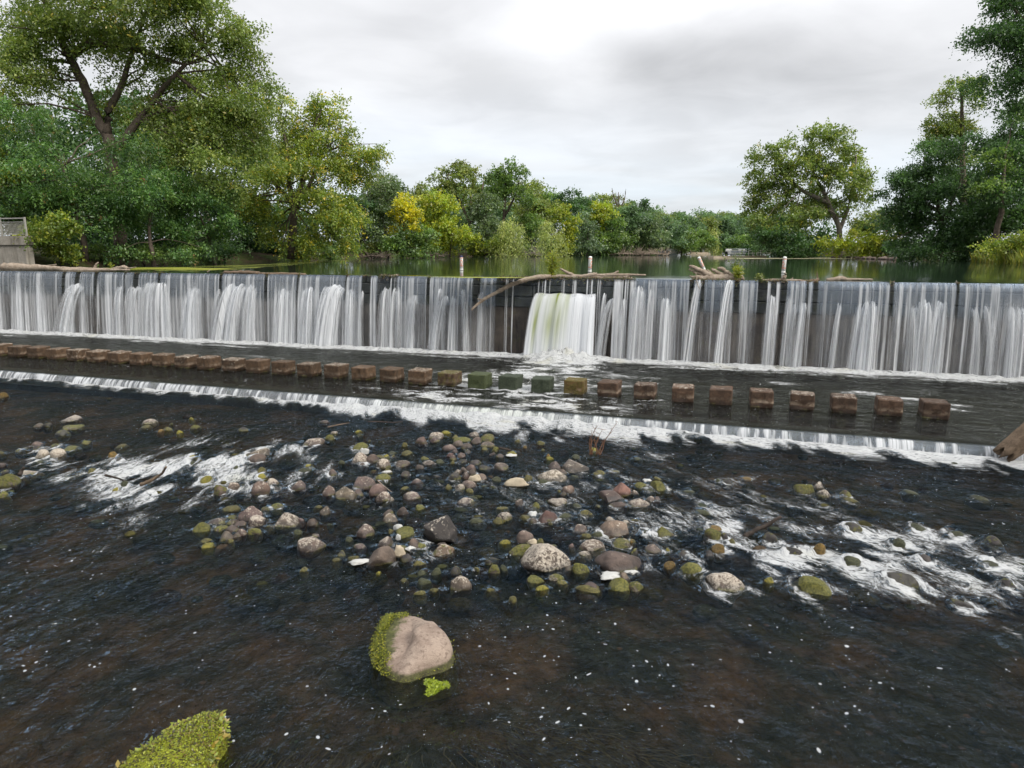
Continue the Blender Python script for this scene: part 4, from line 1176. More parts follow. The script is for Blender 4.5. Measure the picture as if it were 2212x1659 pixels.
# ------------------------------------------------------------------ trees
PAL = {
 'cotton': [((.115, .155, .034), 5), ((.082, .122, .03), 4), ((.165, .19, .045), 2), ((.24, .2, .03), .2)],
 'cottony': [((.138, .178, .028), 5), ((.095, .142, .028), 4), ((.22, .225, .025), 2), ((.36, .27, .03), .5)],
 'locust': [((.056, .115, .030), 5), ((.078, .145, .034), 4), ((.03, .07, .024), 3), ((.085, .135, .028), 2), ((.14, .085, .03), .12)],
 'bramble': [((.13, .165, .02), 4), ((.085, .13, .022), 4), ((.19, .205, .022), 2)],
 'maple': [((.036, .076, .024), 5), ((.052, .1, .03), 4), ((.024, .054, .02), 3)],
 'midgreen': [((.075, .125, .03), 5), ((.105, .155, .03), 3), ((.05, .09, .026), 3)],
 'olive': [((.115, .145, .035), 5), ((.085, .118, .033), 4), ((.16, .175, .04), 2)],
 'yellow': [((.42, .36, .018), 5), ((.32, .31, .02), 4), ((.24, .26, .022), 2)],
 'lime': [((.19, .22, .02), 5), ((.14, .19, .022), 4), ((.24, .24, .02), 2)],
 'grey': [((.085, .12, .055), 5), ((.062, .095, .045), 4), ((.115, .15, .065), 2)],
 'far': [((.078, .13, .062), 5), ((.1, .16, .068), 3), ((.05, .088, .048), 3)],  # bluish cast of distant haze mixed into the leaf colours
 'willow': [((.22, .25, .08), 5), ((.17, .21, .07), 3), ((.27, .28, .09), 2)],
 'poplar': [((.10, .145, .08), 5), ((.075, .115, .065), 3), ((.15, .19, .11), 1)],
 'grass': [((.2, .22, .03), 4), ((.14, .18, .03), 4), ((.26, .24, .05), 2)],
 'brush': [((.16, .13, .11), 4), ((.11, .09, .075), 4), ((.21, .18, .155), 2)],
}


def leaf_cloud(name, clumps, L, pal, seed, cover=2.4, spray=(.9, 8), droop=.35, lobes=9, gap=.0, wid=.55, core=.2, flat=.68, tone=(.75, 1.25), gfreq=.62):
    """clumps: (centre, radii). Each clump splits into lobes, each lobe into sprays, each spray into leaves."""
    r = np.random.default_rng(seed)
    cols = np.array([p[0] for p in PAL[pal]]); wts = np.array([p[1] for p in PAL[pal]], float); wts /= wts.sum()
    Cs, Ds, Cc = [], [], []
    for c, R in clumps:
        c = np.array(c); R = np.array(R)
        area = math.pi * R[0] * R[2]
        nl = 1.72 * cover * area / (L * L * wid * .5)
        k = max(5, int(lobes * (area / 40) ** .4))
        d = r.normal(size=(k, 3)); d /= np.linalg.norm(d, axis=1)[:, None]
        lc = c + d * R * (r.uniform(.3, .85, k) ** .7)[:, None]
        lr = r.uniform(.26, .52, k)[:, None] * R.mean() * np.array([1.2, 1.2, flat])
        tones = r.uniform(tone[0], tone[1], k)
        ns = max(6, int(nl / k / spray[1]))
        for j in range(k):
            q = r.normal(size=(ns, 3)); q /= np.linalg.norm(q, axis=1)[:, None]
            q[:, 2] = np.where(r.random(ns) < .78, np.abs(q[:, 2]), q[:, 2])
            rad = np.where(r.random(ns) < core, r.uniform(.1, .8, ns), r.uniform(.75, 1.12, ns) + (r.random(ns) < .16) * r.uniform(0, .55, ns))
            p = lc[j] + q * rad[:, None] * lr[j]
            if gap > 0:
                keep = fbm(p[:, 0] * gfreq, p[:, 1] * gfreq, p[:, 2] * gfreq * 1.3, seed=seed % 50, oct=2) > gap
                p, q = p[keep], q[keep]
            dirs = q + r.normal(size=q.shape) * .5; dirs[:, 2] -= droop * 1.5
            dirs /= np.linalg.norm(dirs, axis=1)[:, None]
            col = 1.75 * cols[r.choice(len(cols), len(p), p=wts)] * (tones[j] * r.uniform(.8, 1.2, len(p)))[:, None]
            Cs.append(p); Ds.append(dirs); Cc.append(col)
    p = np.concatenate(Cs); d = np.concatenate(Ds); col = np.concatenate(Cc)
    m = spray[1]
    t = np.tile(np.linspace(0, 1, m), len(p))
    P = np.repeat(p, m, 0) + np.repeat(d, m, 0) * (t * spray[0] * r.uniform(.6, 1.2, len(t)))[:, None] + r.normal(size=(len(t), 3)) * L * .45
    P[:, 2] -= droop * .5 * spray[0] * t * t
    D = np.repeat(d, m, 0)
    ax = D * .8 + r.normal(size=P.shape) * .7; ax /= np.linalg.norm(ax, axis=1)[:, None]
    up = np.array([0, 0, 1.0]) * .7 + r.normal(size=P.shape) * .6
    sd = np.cross(ax, up); sd /= np.maximum(np.linalg.norm(sd, axis=1), 1e-3)[:, None]
    ll = L * r.uniform(.65, 1.25, len(P))[:, None]
    a = P - ax * ll * .5; b = P + ax * ll * .5; s = sd * ll * wid * .5
    mid = P - ax * ll * .08
    V = np.stack([a, mid + s, b, mid - s], 1).reshape(-1, 3)
    F = np.arange(len(V)).reshape(-1, 4)
    C = np.repeat(np.repeat(col, m, 0) * r.uniform(.85, 1.15, (len(P), 1)), 4, 0)
    me = np_mesh(name, V, F, M['leaf'], False)
    cattr(me, 'col', C)
    return me


def limb_pts(a, b, rng, n=6, sag=.12):
    a, b = Vector(a), Vector(b); L = (b - a).length
    out = []
    off = Vector((rng.uniform(-1, 1), rng.uniform(-1, 1), rng.uniform(0, 1))) * L * sag
    for i in range(n + 1):
        t = i / n
        out.append(a.lerp(b, t) + off * math.sin(math.pi * t) + Vector((rng.uniform(-1, 1), rng.uniform(-1, 1), rng.uniform(-1, 1))) * L * .025 * (0 < i < n))
    return out


N_TREE = [0]


def tree(label, D, clumps, pal, base=None, trunks=(), L=None, bark='bark', name='tree', cat='tree', group='trees along the lake shore', r0=None, limbs=True, depth=.9, bare=0, **kw):
    """clumps (x, y, rx, ry) and trunks [(x, y), ...] are read off the photo for a tree standing D metres away"""
    N_TREE[0] += 1
    seed = 100 + N_TREE[0] * 31
    rng = random.Random(seed)
    k = D / FD
    L = (L or max(.26, D * .0030)) * (1.0 if D < 100 else 1.15)
    if base is None: base = sum(c[0] for c in clumps) / len(clumps)
    bw = ony(base, 560, D); gz = float(land_z(np.array([bw.x]), np.array([bw.y]))[0])
    gz = max(gz, 4.3) - .15
    e = empty(name, (bw.x, D, gz), label, cat, group)
    W = []
    for (x, y, rx, ry) in clumps:
        dd = D + rng.uniform(-1, 1) * depth * (rx + ry) / 2 * k
        c = ony(x, y, D); c = Vector((c.x, dd, c.z)) - e.location
        W.append((c, (rx * k, (rx + ry) / 2 * k, ry * k)))
    mb = MB()
    mean = W[0][0].copy()
    for c, R in W[1:]: mean += c
    mean /= len(W)
    hgt = max(c.z + R[2] for c, R in W)
    r0 = r0 or max(.12, hgt * .022)
    starts = []
    if trunks:
        for ti, tr in enumerate(trunks):
            pts = []
            for (x, y, *dz) in tr:
                q = ony(x, y, D + (dz[0] if dz else 0)) - e.location
                pts.append(q)
            # smooth the hand-read line a little
            fine = []
            for i in range(len(pts) - 1):
                for j in range(3): fine.append(pts[i].lerp(pts[i + 1], j / 3) + Vector((rng.uniform(-.06, .06), rng.uniform(-.1, .1), rng.uniform(-.06, .06))))
            fine.append(pts[-1])
            rr = r0 * (1 if ti == 0 else .7)
            mb.tube(fine, [rr * (1 - .72 * i / (len(fine) - 1)) for i in range(len(fine))], 8)
            starts += fine[len(fine) // 3:]
    else:
        top = Vector((mean.x, mean.y, min(mean.z + .1 * hgt, hgt * .6)))
        pts = limb_pts((0, min(1.6, 2.2 * sum(R[1] for c, R in W) / len(W) * .4), 0), top, rng, 7, .04)
        mb.tube(pts, [r0 * (1 - .6 * i / 7) for i in range(8)], 8)
        starts = pts[3:]
    if limbs:
        for c, R in W:
            s = min(starts, key=lambda q: (q - c).length + (2.5 if q.z > c.z else 0))
            n = 1 if R[0] * R[2] < 6 else 2
            for _ in range(n):
                tgt = c + Vector((rng.uniform(-.8, .8) * R[0], rng.uniform(-.8, .8) * R[1], rng.uniform(-.4, .8) * R[2]))
                pts = limb_pts(s, tgt, rng, 5)
                mb.tube(pts, [max(.025, min(.11, r0 * .26) * (1 - .8 * i / 5)) for i in range(6)], 5, False)
    mb.build('trunk', M[bark], e, True)
    if bare:
        t = MB()
        for c, R in W:
            for _ in range(bare):
                a = c + Vector((rng.uniform(-.3, .3) * R[0], rng.uniform(-.3, .3) * R[1], -R[2] * .6))
                b = c + Vector((rng.uniform(-1, 1) * R[0], rng.uniform(-1, 1) * R[1], rng.uniform(-.2, 1) * R[2]))
                t.tube(limb_pts(a, b, rng, 4), [.05, .04, .03, .02, .015], 4, False)
        t.build('branches', M[bark], e)
    if pal: link('crown', leaf_cloud('crown', W, L, pal, seed, **kw), e)
    return e


def build_trees():
    T = tree
    # left bank, front row
    T('huge spreading cottonwood with a leaning bare trunk rising over the left bank', 67, [(60, 60, 110, 95), (200, 20, 130, 80), (330, 50, 130, 90), (450, 50, 75, 75), (475, 130, 70, 60), (430, 210, 105, 80), (535, 215, 65, 60), (300, 170, 80, 60), (70, 170, 90, 70), (20, 230, 70, 80), (400, 300, 80, 55), (490, 290, 90, 65), (545, 150, 30, 40), (590, 215, 42, 40), (160, -60, 160, 70), (360, -60, 150, 70), (440, 370, 50, 60), (505, 380, 60, 70), (120, 110, 60, 50), (260, 110, 70, 50), (390, 130, 60, 50), (180, 230, 60, 40), (330, 250, 70, 50), (560, 270, 40, 40), (20, 130, 50, 60), (250, -30, 120, 60), (555, 330, 40, 50), (460, 250, 60, 50), (360, 330, 60, 40), (180, 90, 50, 50), (520, 90, 40, 50), (430, 20, 70, 50)],
      'cotton', 270, [[(262, 560), (250, 420), (235, 300), (207, 252), (178, 175), (150, 122), (120, 60), (95, 0), (70, -60)], [(232, 290), (232, 240), (262, 190), (285, 120), (310, 40)], [(240, 330), (290, 275), (330, 215), (380, 160), (440, 100)], [(150, 120), (200, 92), (270, 100), (330, 120), (400, 140)], [(130, 80), (165, 45), (200, 20), (250, 5)]], r0=.62, gap=.40, cover=2.1, L=.27, spray=(1.1, 8), droop=.45)
    T('dark feathery locust tree filling the foot of the left bank', 60, [(90, 290, 95, 70), (190, 320, 110, 70), (120, 380, 130, 70), (60, 440, 70, 60), (240, 400, 90, 70), (170, 460, 120, 60)], 'locust', 160, gap=.5, tone=(.6, 1.35), gfreq=.42, L=.26, spray=(.8, 10), droop=.7, cover=2.8, wid=.4, lobes=16, flat=.5)
    T('dark feathery locust tree leaning low over the duckweed', 61, [(300, 390, 90, 70), (360, 460, 90, 70), (280, 480, 90, 60), (350, 530, 80, 35), (240, 535, 80, 35)], 'locust', 310, gap=.5, tone=(.6, 1.35), gfreq=.42, L=.26, spray=(.8, 10), droop=.7, cover=2.8, wid=.4, lobes=16, flat=.5)
    T('bluish green locust tree drooping beside the yellow cottonwood', 66, [(440, 440, 70, 60), (470, 500, 70, 50), (430, 540, 60, 28), (500, 430, 50, 50), (395, 520, 50, 40)], 'locust', 450, gap=.48, tone=(.6, 1.35), gfreq=.42, L=.27, spray=(.8, 10), droop=.7, cover=2.8, wid=.4, lobes=15, flat=.5)
    T('yellow-green bush crowding against the concrete abutment', 57, [(105, 530, 48, 40), (95, 490, 40, 30), (140, 545, 40, 26), (150, 505, 36, 34)], 'bramble', 110, L=.25, name='bush', cat='bush', group='bushes on the banks', cover=3, spray=(.5, 8), lobes=12)
    T('yellow-green bush behind the abutment railing', 60, [(20, 440, 55, 55), (40, 400, 40, 45), (10, 350, 30, 40), (45, 490, 35, 25)], 'bramble', 20, L=.26, name='bush', cat='bush', group='bushes on the banks', cover=3, spray=(.5, 8), lobes=10)
    T('low leafy bush trailing into the water under the locust trees', 63, [(300, 555, 60, 18), (380, 556, 60, 16), (215, 556, 50, 18)], 'midgreen', 300, L=.24, name='bush', cat='bush', group='bushes on the banks', cover=3, spray=(.5, 8))
    T('yellowing cottonwood with a forked dark trunk at the water', 80, [(600, 320, 75, 75), (690, 245, 32, 36), (684, 222, 14, 18), (738, 240, 18, 30), (735, 275, 30, 40), (815, 322, 14, 10), (655, 280, 45, 50), (730, 330, 60, 50), (790, 335, 32, 26), (640, 390, 80, 50), (735, 400, 55, 60), (580, 420, 60, 60), (690, 500, 75, 50), (720, 460, 55, 45), (650, 540, 60, 30), (755, 530, 35, 30), (590, 240, 50, 50), (600, 500, 50, 50), (650, 340, 50, 40), (700, 310, 40, 40), (765, 365, 45, 35), (560, 470, 50, 50), (740, 465, 45, 50), (640, 460, 50, 40)],
      'cottony', 640, [[(628, 560), (634, 470), (635, 435), (622, 385), (618, 320), (610, 270)], [(637, 445), (665, 410), (690, 350), (710, 290)], [(634, 440), (600, 405), (575, 370)], [(640, 440), (655, 390), (668, 330), (680, 270)]], r0=.5, gap=.42, cover=2.3, L=.29, spray=(1.1, 8), droop=.55)
    T('shaded tree standing in the gap behind the forked cottonwood', 92, [(540, 420, 60, 80), (520, 500, 60, 60), (590, 540, 50, 28), (560, 350, 60, 60)], 'maple', 545, L=.34, cover=2.6)
    T('shaded tree at the back of the left bank behind the locusts', 84, [(60, 380, 110, 90), (200, 420, 110, 90), (350, 400, 100, 90), (460, 440, 80, 90), (120, 500, 120, 60), (300, 510, 120, 60), (430, 520, 80, 50)], 'maple', 260, L=.42, cover=2.4)
    # the far bank, from the cottonwood to the right
    T('grey-green tree with drooping bare twigs beyond the forked cottonwood', 116, [(830, 395, 38, 32), (855, 440, 44, 40), (810, 470, 40, 50), (790, 520, 40, 35), (840, 490, 50, 40), (800, 410, 30, 30)], 'grey', 835, L=.4, bare=6, gap=.42, bark='bark_pale')
    T('small olive bush hanging over the far water edge with fallen twigs', 114, [(815, 535, 40, 18), (855, 530, 32, 22), (780, 540, 30, 14)], 'olive', 820, L=.36, name='bush', cat='bush', group='bushes on the banks', bare=8)
    T('brilliant yellow tree, the brightest on the far bank', 114, [(870, 436, 22, 16), (884, 452, 22, 14), (858, 458, 14, 12), (896, 470, 18, 12), (868, 478, 20, 10), (888, 492, 20, 9), (852, 498, 14, 9), (880, 515, 10, 8), (905, 462, 9, 7)], 'yellow', 872, [[(868, 560), (872, 500), (876, 440)]], L=.4, cover=2.6, lobes=9, spray=(.8, 8))
    T('lime green tree just behind the brilliant yellow one', 130, [(925, 435, 34, 22), (945, 465, 38, 28), (918, 470, 24, 30), (962, 445, 26, 22)], 'lime', 930, L=.42, cover=2.6)
    T('green undergrowth tree below the brilliant yellow crown', 112, [(880, 535, 40, 18), (925, 522, 36, 28), (850, 530, 26, 20), (900, 545, 40, 12), (865, 510, 14, 12)], 'midgreen', 890, L=.42, cover=2.8, bare=3)
    T('lime bush between the yellow tree and the first willow', 128, [(965, 500, 34, 26), (990, 530, 40, 22), (945, 535, 36, 16), (1010, 510, 30, 22)], 'lime', 970, L=.42, name='bush', cat='bush', group='bushes on the banks', cover=2.7)
    T('tall airy tree with open leaning limbs on the far bank', 138, [(955, 385, 28, 20), (985, 375, 34, 22), (1020, 380, 36, 24), (1000, 420, 44, 26), (960, 415, 26, 22), (1035, 440, 32, 22)], 'olive', 1010, [[(1030, 560), (1015, 480), (985, 420), (965, 380)], [(1015, 470), (1018, 420), (1024, 375)], [(1020, 480), (1040, 420), (1046, 380)]], L=.46, gap=.43, cover=2.4)
    T('tallest tree of the far bank, its top bulging above the rest', 142, [(1072, 385, 22, 26), (1100, 375, 30, 26), (1125, 395, 26, 26), (1085, 420, 40, 30), (1120, 435, 34, 30), (1060, 440, 30, 26)], 'midgreen', 1090, [[(1090, 560), (1088, 480), (1090, 410), (1095, 380)], [(1088, 470), (1115, 420), (1122, 385)]], L=.46, gap=.4, cover=2.5)
    T('pale grey-green tree in front of the tallest far tree', 134, [(1040, 470, 42, 32), (1065, 500, 40, 26), (1020, 500, 34, 24), (1050, 440, 24, 20)], 'grey', 1040, L=.44, cover=2.6, bark='bark_pale')
    T('bright green thicket at the water left of the first willow', 132, [(1045, 535, 44, 18), (1075, 530, 30, 20), (1010, 542, 30, 12)], 'bramble', 1045, L=.4, name='bush', cat='bush', group='bushes on the banks', cover=2.8, bare=4)
    for x, lab in ((1105, 'weeping willow trailing pale curtains to the water, the larger of the pair'), (1190, 'slim weeping willow to the right of the larger willow')):
        T(lab, 127, [(x, 486, 26 if x < 1150 else 15, 12), (x - 12, 500, 20 if x < 1150 else 12, 18), (x + 14, 505, 20 if x < 1150 else 12, 22)], 'willow', x, L=.42, spray=(4.4, 16), droop=1.6, wid=.22, cover=3.4, lobes=8)
    T('rounded green tree between the two willows', 140, [(1150, 510, 26, 26), (1150, 540, 26, 14), (1140, 480, 26, 24)], 'midgreen', 1150, L=.44, cover=2.7, bare=6)
    T('dusky tree rising behind the two willows', 150, [(1160, 440, 34, 24), (1190, 455, 36, 26), (1140, 460, 30, 26), (1175, 480, 40, 22)], 'olive', 1165, L=.48, cover=2.6)
    T('golden-green tree beside the slim willow', 146, [(1225, 480, 24, 20), (1215, 510, 26, 26), (1232, 540, 22, 16), (1215, 455, 24, 16)], 'lime', 1220, L=.46, cover=2.7)
    T('dark rounded tree poking up behind the golden-green one', 158, [(1225, 428, 26, 16), (1250, 440, 26, 18), (1205, 440, 20, 16), (1235, 460, 36, 18)], 'maple', 1230, L=.5, cover=2.6)
    T('silvery poplar with upright boughs on the far bank', 150, [(1265, 480, 15, 24), (1280, 505, 16, 30), (1262, 520, 18, 26), (1290, 535, 14, 18), (1250, 540, 16, 14)], 'poplar', 1270, L=.45, cover=2.7, bark='bark_pale')
    T('yellow-topped tree right of the silvery poplar', 158, [(1292, 445, 26, 16), (1305, 465, 30, 22), (1285, 480, 22, 22)], 'lime', 1300, L=.48, cover=2.6)
    T('broad green tree standing over the fallen brushwood', 158, [(1325, 490, 34, 28), (1310, 525, 32, 22), (1345, 520, 30, 24), (1300, 510, 24, 24)], 'midgreen', 1320, L=.48, cover=2.7)
    T('half-dead tree with bare twigs sticking out above the wood', 176, [(1335, 432, 14, 20), (1340, 455, 20, 14)], 'olive', 1337, [[(1338, 550), (1338, 460), (1336, 415)], [(1338, 460), (1350, 425), (1352, 408)], [(1338, 455), (1326, 425), (1322, 406)]], L=.5, cover=1.6, bare=16, r0=.3)
    T('narrow dark conifer standing above the far wood', 180, [(1390, 440, 10, 16), (1388, 458, 14, 12), (1372, 455, 10, 12)], 'maple', 1390, L=.5, cover=3)
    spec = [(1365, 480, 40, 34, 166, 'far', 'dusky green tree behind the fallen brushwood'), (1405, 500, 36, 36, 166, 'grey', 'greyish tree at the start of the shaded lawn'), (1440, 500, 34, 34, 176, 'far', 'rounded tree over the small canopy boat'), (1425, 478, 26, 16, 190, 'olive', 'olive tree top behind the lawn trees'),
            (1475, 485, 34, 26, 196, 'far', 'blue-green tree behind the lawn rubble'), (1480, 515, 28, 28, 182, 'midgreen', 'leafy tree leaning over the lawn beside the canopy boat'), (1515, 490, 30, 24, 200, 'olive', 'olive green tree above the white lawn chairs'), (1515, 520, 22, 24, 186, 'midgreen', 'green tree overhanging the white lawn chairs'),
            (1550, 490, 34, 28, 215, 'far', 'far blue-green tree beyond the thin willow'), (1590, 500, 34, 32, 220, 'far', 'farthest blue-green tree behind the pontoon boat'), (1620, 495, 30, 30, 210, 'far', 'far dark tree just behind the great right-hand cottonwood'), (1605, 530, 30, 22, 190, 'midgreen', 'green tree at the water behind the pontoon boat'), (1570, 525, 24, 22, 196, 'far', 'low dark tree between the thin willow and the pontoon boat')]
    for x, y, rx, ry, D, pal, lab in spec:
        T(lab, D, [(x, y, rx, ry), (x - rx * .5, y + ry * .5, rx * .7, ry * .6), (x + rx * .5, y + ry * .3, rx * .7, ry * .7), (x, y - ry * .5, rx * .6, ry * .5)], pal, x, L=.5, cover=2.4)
    T('thin weeping willow far off by the lawn', 188, [(1545, 505, 10, 12), (1545, 520, 12, 18)], 'willow', 1545, L=.55, spray=(3, 10), droop=1.6, wid=.25, cover=3)
    # right bank
    T('great spreading cottonwood standing at the edge of the right bank', 116, [(1675, 345, 45, 40), (1745, 305, 50, 30), (1800, 320, 40, 30), (1850, 335, 32, 32), (1720, 380, 70, 45), (1810, 400, 50, 45), (1860, 400, 22, 30), (1640, 420, 34, 40), (1690, 440, 60, 40), (1770, 450, 50, 35), (1840, 460, 34, 30), (1640, 480, 36, 26), (1700, 500, 50, 30), (1622, 455, 18, 14), (1770, 350, 50, 36), (1700, 345, 40, 40), (1660, 390, 40, 36), (1750, 410, 50, 36), (1800, 440, 40, 30), (1845, 430, 32, 30), (1720, 470, 50, 30)],
      'cotton', 1820, [[(1815, 560), (1812, 490), (1790, 440), (1765, 390), (1740, 330)], [(1812, 500), (1832, 450), (1845, 390), (1850, 340)], [(1790, 440), (1730, 410), (1690, 370), (1670, 330)]], r0=.55, gap=.43, cover=2.4, L=.36, bark='bark_pale')
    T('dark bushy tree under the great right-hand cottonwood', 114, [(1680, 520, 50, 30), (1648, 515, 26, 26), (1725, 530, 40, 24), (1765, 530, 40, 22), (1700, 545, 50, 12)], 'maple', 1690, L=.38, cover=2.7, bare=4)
    T('bright green bush below the lamp post', 108, [(1810, 535, 34, 18), (1850, 525, 40, 24), (1890, 525, 36, 24), (1925, 532, 30, 20), (1870, 548, 50, 10)], 'lime', 1865, L=.34, name='bush', cat='bush', group='bushes on the banks', cover=3, lobes=14)
    T('soft olive tree seen in the gap behind the lamp post', 150, [(1885, 478, 34, 24), (1920, 470, 30, 28), (1860, 495, 26, 20), (1900, 500, 40, 18)], 'olive', 1890, L=.44, cover=2.5)
    T('dark maple spreading low over the right-hand water', 88, [(1965, 385, 42, 34), (2005, 340, 40, 40), (1950, 430, 38, 34), (1935, 465, 26, 22), (2030, 400, 60, 50), (1990, 470, 60, 45), (2060, 460, 60, 60), (2000, 520, 60, 30), (2060, 530, 50, 26), (1960, 520, 36, 28), (2100, 520, 40, 30), (2000, 420, 50, 40), (1975, 450, 50, 36), (2050, 350, 40, 50)], 'maple', 2035, [[(2040, 570), (2035, 480), (2015, 400), (1995, 340)], [(2035, 480), (2065, 420), (2085, 360)], [(2030, 460), (1990, 430), (1955, 410)]], gap=.36, L=.3, cover=2.7)
    T('tall pointed cottonwood catching light above the dark maple', 94, [(2075, 180, 26, 24), (2050, 215, 26, 26), (2090, 215, 22, 30), (2045, 265, 40, 34), (2085, 270, 36, 36), (2030, 310, 34, 30), (2070, 330, 44, 34)], 'cotton', 2075, [[(2085, 570), (2080, 400), (2078, 280), (2076, 190)]], L=.32, gap=.38, cover=2.6)
    T('dense dark tree at the right edge of the lake', 82, [(2150, 300, 46, 44), (2195, 280, 40, 60), (2130, 360, 50, 50), (2190, 390, 60, 70), (2140, 440, 60, 50), (2200, 480, 50, 50), (2120, 490, 50, 40), (2250, 350, 60, 90), (2260, 470, 60, 60)], 'maple', 2165, L=.3, gap=.34, cover=2.7)
    T('overhanging poplar whose boughs enter from the upper right', 62, [(2185, 40, 55, 60), (2150, 70, 40, 34), (2118, 82, 26, 12), (2180, 120, 46, 40), (2200, 170, 30, 40), (2150, 10, 36, 30), (2260, 90, 70, 120), (2230, 200, 50, 60), (2300, 0, 80, 90)], 'maple', 2330, [[(2330, 620), (2325, 400), (2310, 200), (2290, 60)], [(2320, 300), (2260, 180), (2200, 100), (2140, 80)], [(2315, 220), (2250, 90), (2190, 20)]], L=.25, gap=.4, cover=2.5, r0=.45)
    T('tree with brighter leaves between the poplar and the dark tree', 78, [(2130, 410, 26, 30), (2170, 345, 30, 26), (2205, 240, 26, 30)], 'midgreen', 2160, L=.3, cover=2.2, gap=.35)
    T('yellow-green bush on the grassy right bank', 70, [(2150, 535, 30, 16), (2190, 525, 40, 22), (2230, 530, 40, 24)], 'bramble', 2190, L=.27, name='bush', cat='bush', group='bushes on the banks', cover=2.8)
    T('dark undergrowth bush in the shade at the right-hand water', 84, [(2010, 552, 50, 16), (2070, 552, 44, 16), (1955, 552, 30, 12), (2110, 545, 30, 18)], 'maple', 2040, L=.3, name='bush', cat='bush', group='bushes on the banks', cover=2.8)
    # low thickets along the water that hide the trunks
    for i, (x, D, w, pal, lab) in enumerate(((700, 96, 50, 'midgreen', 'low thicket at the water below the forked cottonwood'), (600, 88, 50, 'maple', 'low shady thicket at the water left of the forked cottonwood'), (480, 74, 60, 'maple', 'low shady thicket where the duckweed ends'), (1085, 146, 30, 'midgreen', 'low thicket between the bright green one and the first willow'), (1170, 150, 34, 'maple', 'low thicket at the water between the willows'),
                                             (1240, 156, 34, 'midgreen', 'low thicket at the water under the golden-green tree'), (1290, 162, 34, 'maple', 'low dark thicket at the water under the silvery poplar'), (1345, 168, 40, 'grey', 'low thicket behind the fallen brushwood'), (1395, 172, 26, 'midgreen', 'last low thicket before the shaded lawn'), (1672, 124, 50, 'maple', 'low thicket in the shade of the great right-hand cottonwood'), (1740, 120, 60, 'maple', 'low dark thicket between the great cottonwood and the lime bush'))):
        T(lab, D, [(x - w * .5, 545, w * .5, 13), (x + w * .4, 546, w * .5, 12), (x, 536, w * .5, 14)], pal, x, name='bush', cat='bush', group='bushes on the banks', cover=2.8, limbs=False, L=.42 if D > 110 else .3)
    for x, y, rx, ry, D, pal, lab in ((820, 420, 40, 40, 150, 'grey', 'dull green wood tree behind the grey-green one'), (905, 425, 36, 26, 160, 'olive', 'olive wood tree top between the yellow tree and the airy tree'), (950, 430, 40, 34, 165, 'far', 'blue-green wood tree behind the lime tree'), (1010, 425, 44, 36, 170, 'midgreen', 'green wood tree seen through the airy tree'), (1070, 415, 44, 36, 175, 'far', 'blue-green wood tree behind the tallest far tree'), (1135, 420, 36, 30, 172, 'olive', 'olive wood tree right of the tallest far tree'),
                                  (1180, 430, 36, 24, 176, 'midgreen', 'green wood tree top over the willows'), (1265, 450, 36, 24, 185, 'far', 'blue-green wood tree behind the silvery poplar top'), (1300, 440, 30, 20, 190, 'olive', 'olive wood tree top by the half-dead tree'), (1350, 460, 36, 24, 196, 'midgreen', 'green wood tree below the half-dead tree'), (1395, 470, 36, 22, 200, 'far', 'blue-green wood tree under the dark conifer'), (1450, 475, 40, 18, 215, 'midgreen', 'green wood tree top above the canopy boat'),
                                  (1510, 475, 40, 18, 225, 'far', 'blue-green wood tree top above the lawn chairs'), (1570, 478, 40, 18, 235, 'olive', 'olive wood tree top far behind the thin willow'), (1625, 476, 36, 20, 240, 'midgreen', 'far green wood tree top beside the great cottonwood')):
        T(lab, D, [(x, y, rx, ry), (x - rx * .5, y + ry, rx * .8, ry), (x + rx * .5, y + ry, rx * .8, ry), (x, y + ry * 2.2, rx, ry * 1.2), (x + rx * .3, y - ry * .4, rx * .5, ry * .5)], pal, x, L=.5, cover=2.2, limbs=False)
    # trees closing the view behind the banks
    for x, D, cl, lab in ((250, 104, [(100, 330, 130, 90), (260, 300, 130, 90), (400, 350, 120, 90), (80, 450, 120, 80), (250, 450, 120, 80), (420, 460, 100, 80)], 'deep wood tree far back behind the leaning cottonwood'), (460, 98, [(450, 235, 80, 70), (360, 270, 80, 60), (530, 300, 55, 55), (300, 340, 60, 60)], 'tall wood tree filling the gap between the two cottonwoods'), (680, 112, [(600, 470, 70, 70), (690, 460, 70, 70), (760, 470, 50, 60), (700, 530, 90, 30)], 'deep wood tree far back behind the forked cottonwood'),
                          (2150, 104, [(2020, 440, 70, 70), (2120, 400, 80, 90), (2210, 420, 70, 110), (2060, 520, 80, 40), (2180, 520, 80, 40), (1960, 505, 50, 45), (1935, 530, 40, 26)], 'deep wood tree far back on the right bank'), (1700, 132, [(1680, 470, 60, 50), (1760, 480, 60, 50), (1720, 530, 80, 26), (1640, 530, 40, 24)], 'shaded tree behind the great right-hand cottonwood'),
                          (1000, 158, [(900, 480, 50, 50), (980, 480, 60, 50), (1060, 480, 60, 50), (950, 530, 80, 28), (1050, 530, 80, 28)], 'shaded tree behind the airy far-bank tree'), (1230, 172, [(1130, 490, 50, 46), (1200, 490, 50, 46), (1280, 490, 50, 46), (1350, 500, 50, 40), (1180, 535, 70, 22), (1290, 535, 70, 22)], 'shaded tree behind the silvery poplar'),
                          (1500, 232, [(1420, 505, 50, 34), (1490, 505, 50, 34), (1560, 505, 50, 34), (1630, 510, 50, 34), (1700, 510, 50, 30)], 'farthest dim tree closing the view over the lawn')):
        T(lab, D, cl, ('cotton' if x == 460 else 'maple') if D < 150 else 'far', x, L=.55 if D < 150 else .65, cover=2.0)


build_trees()
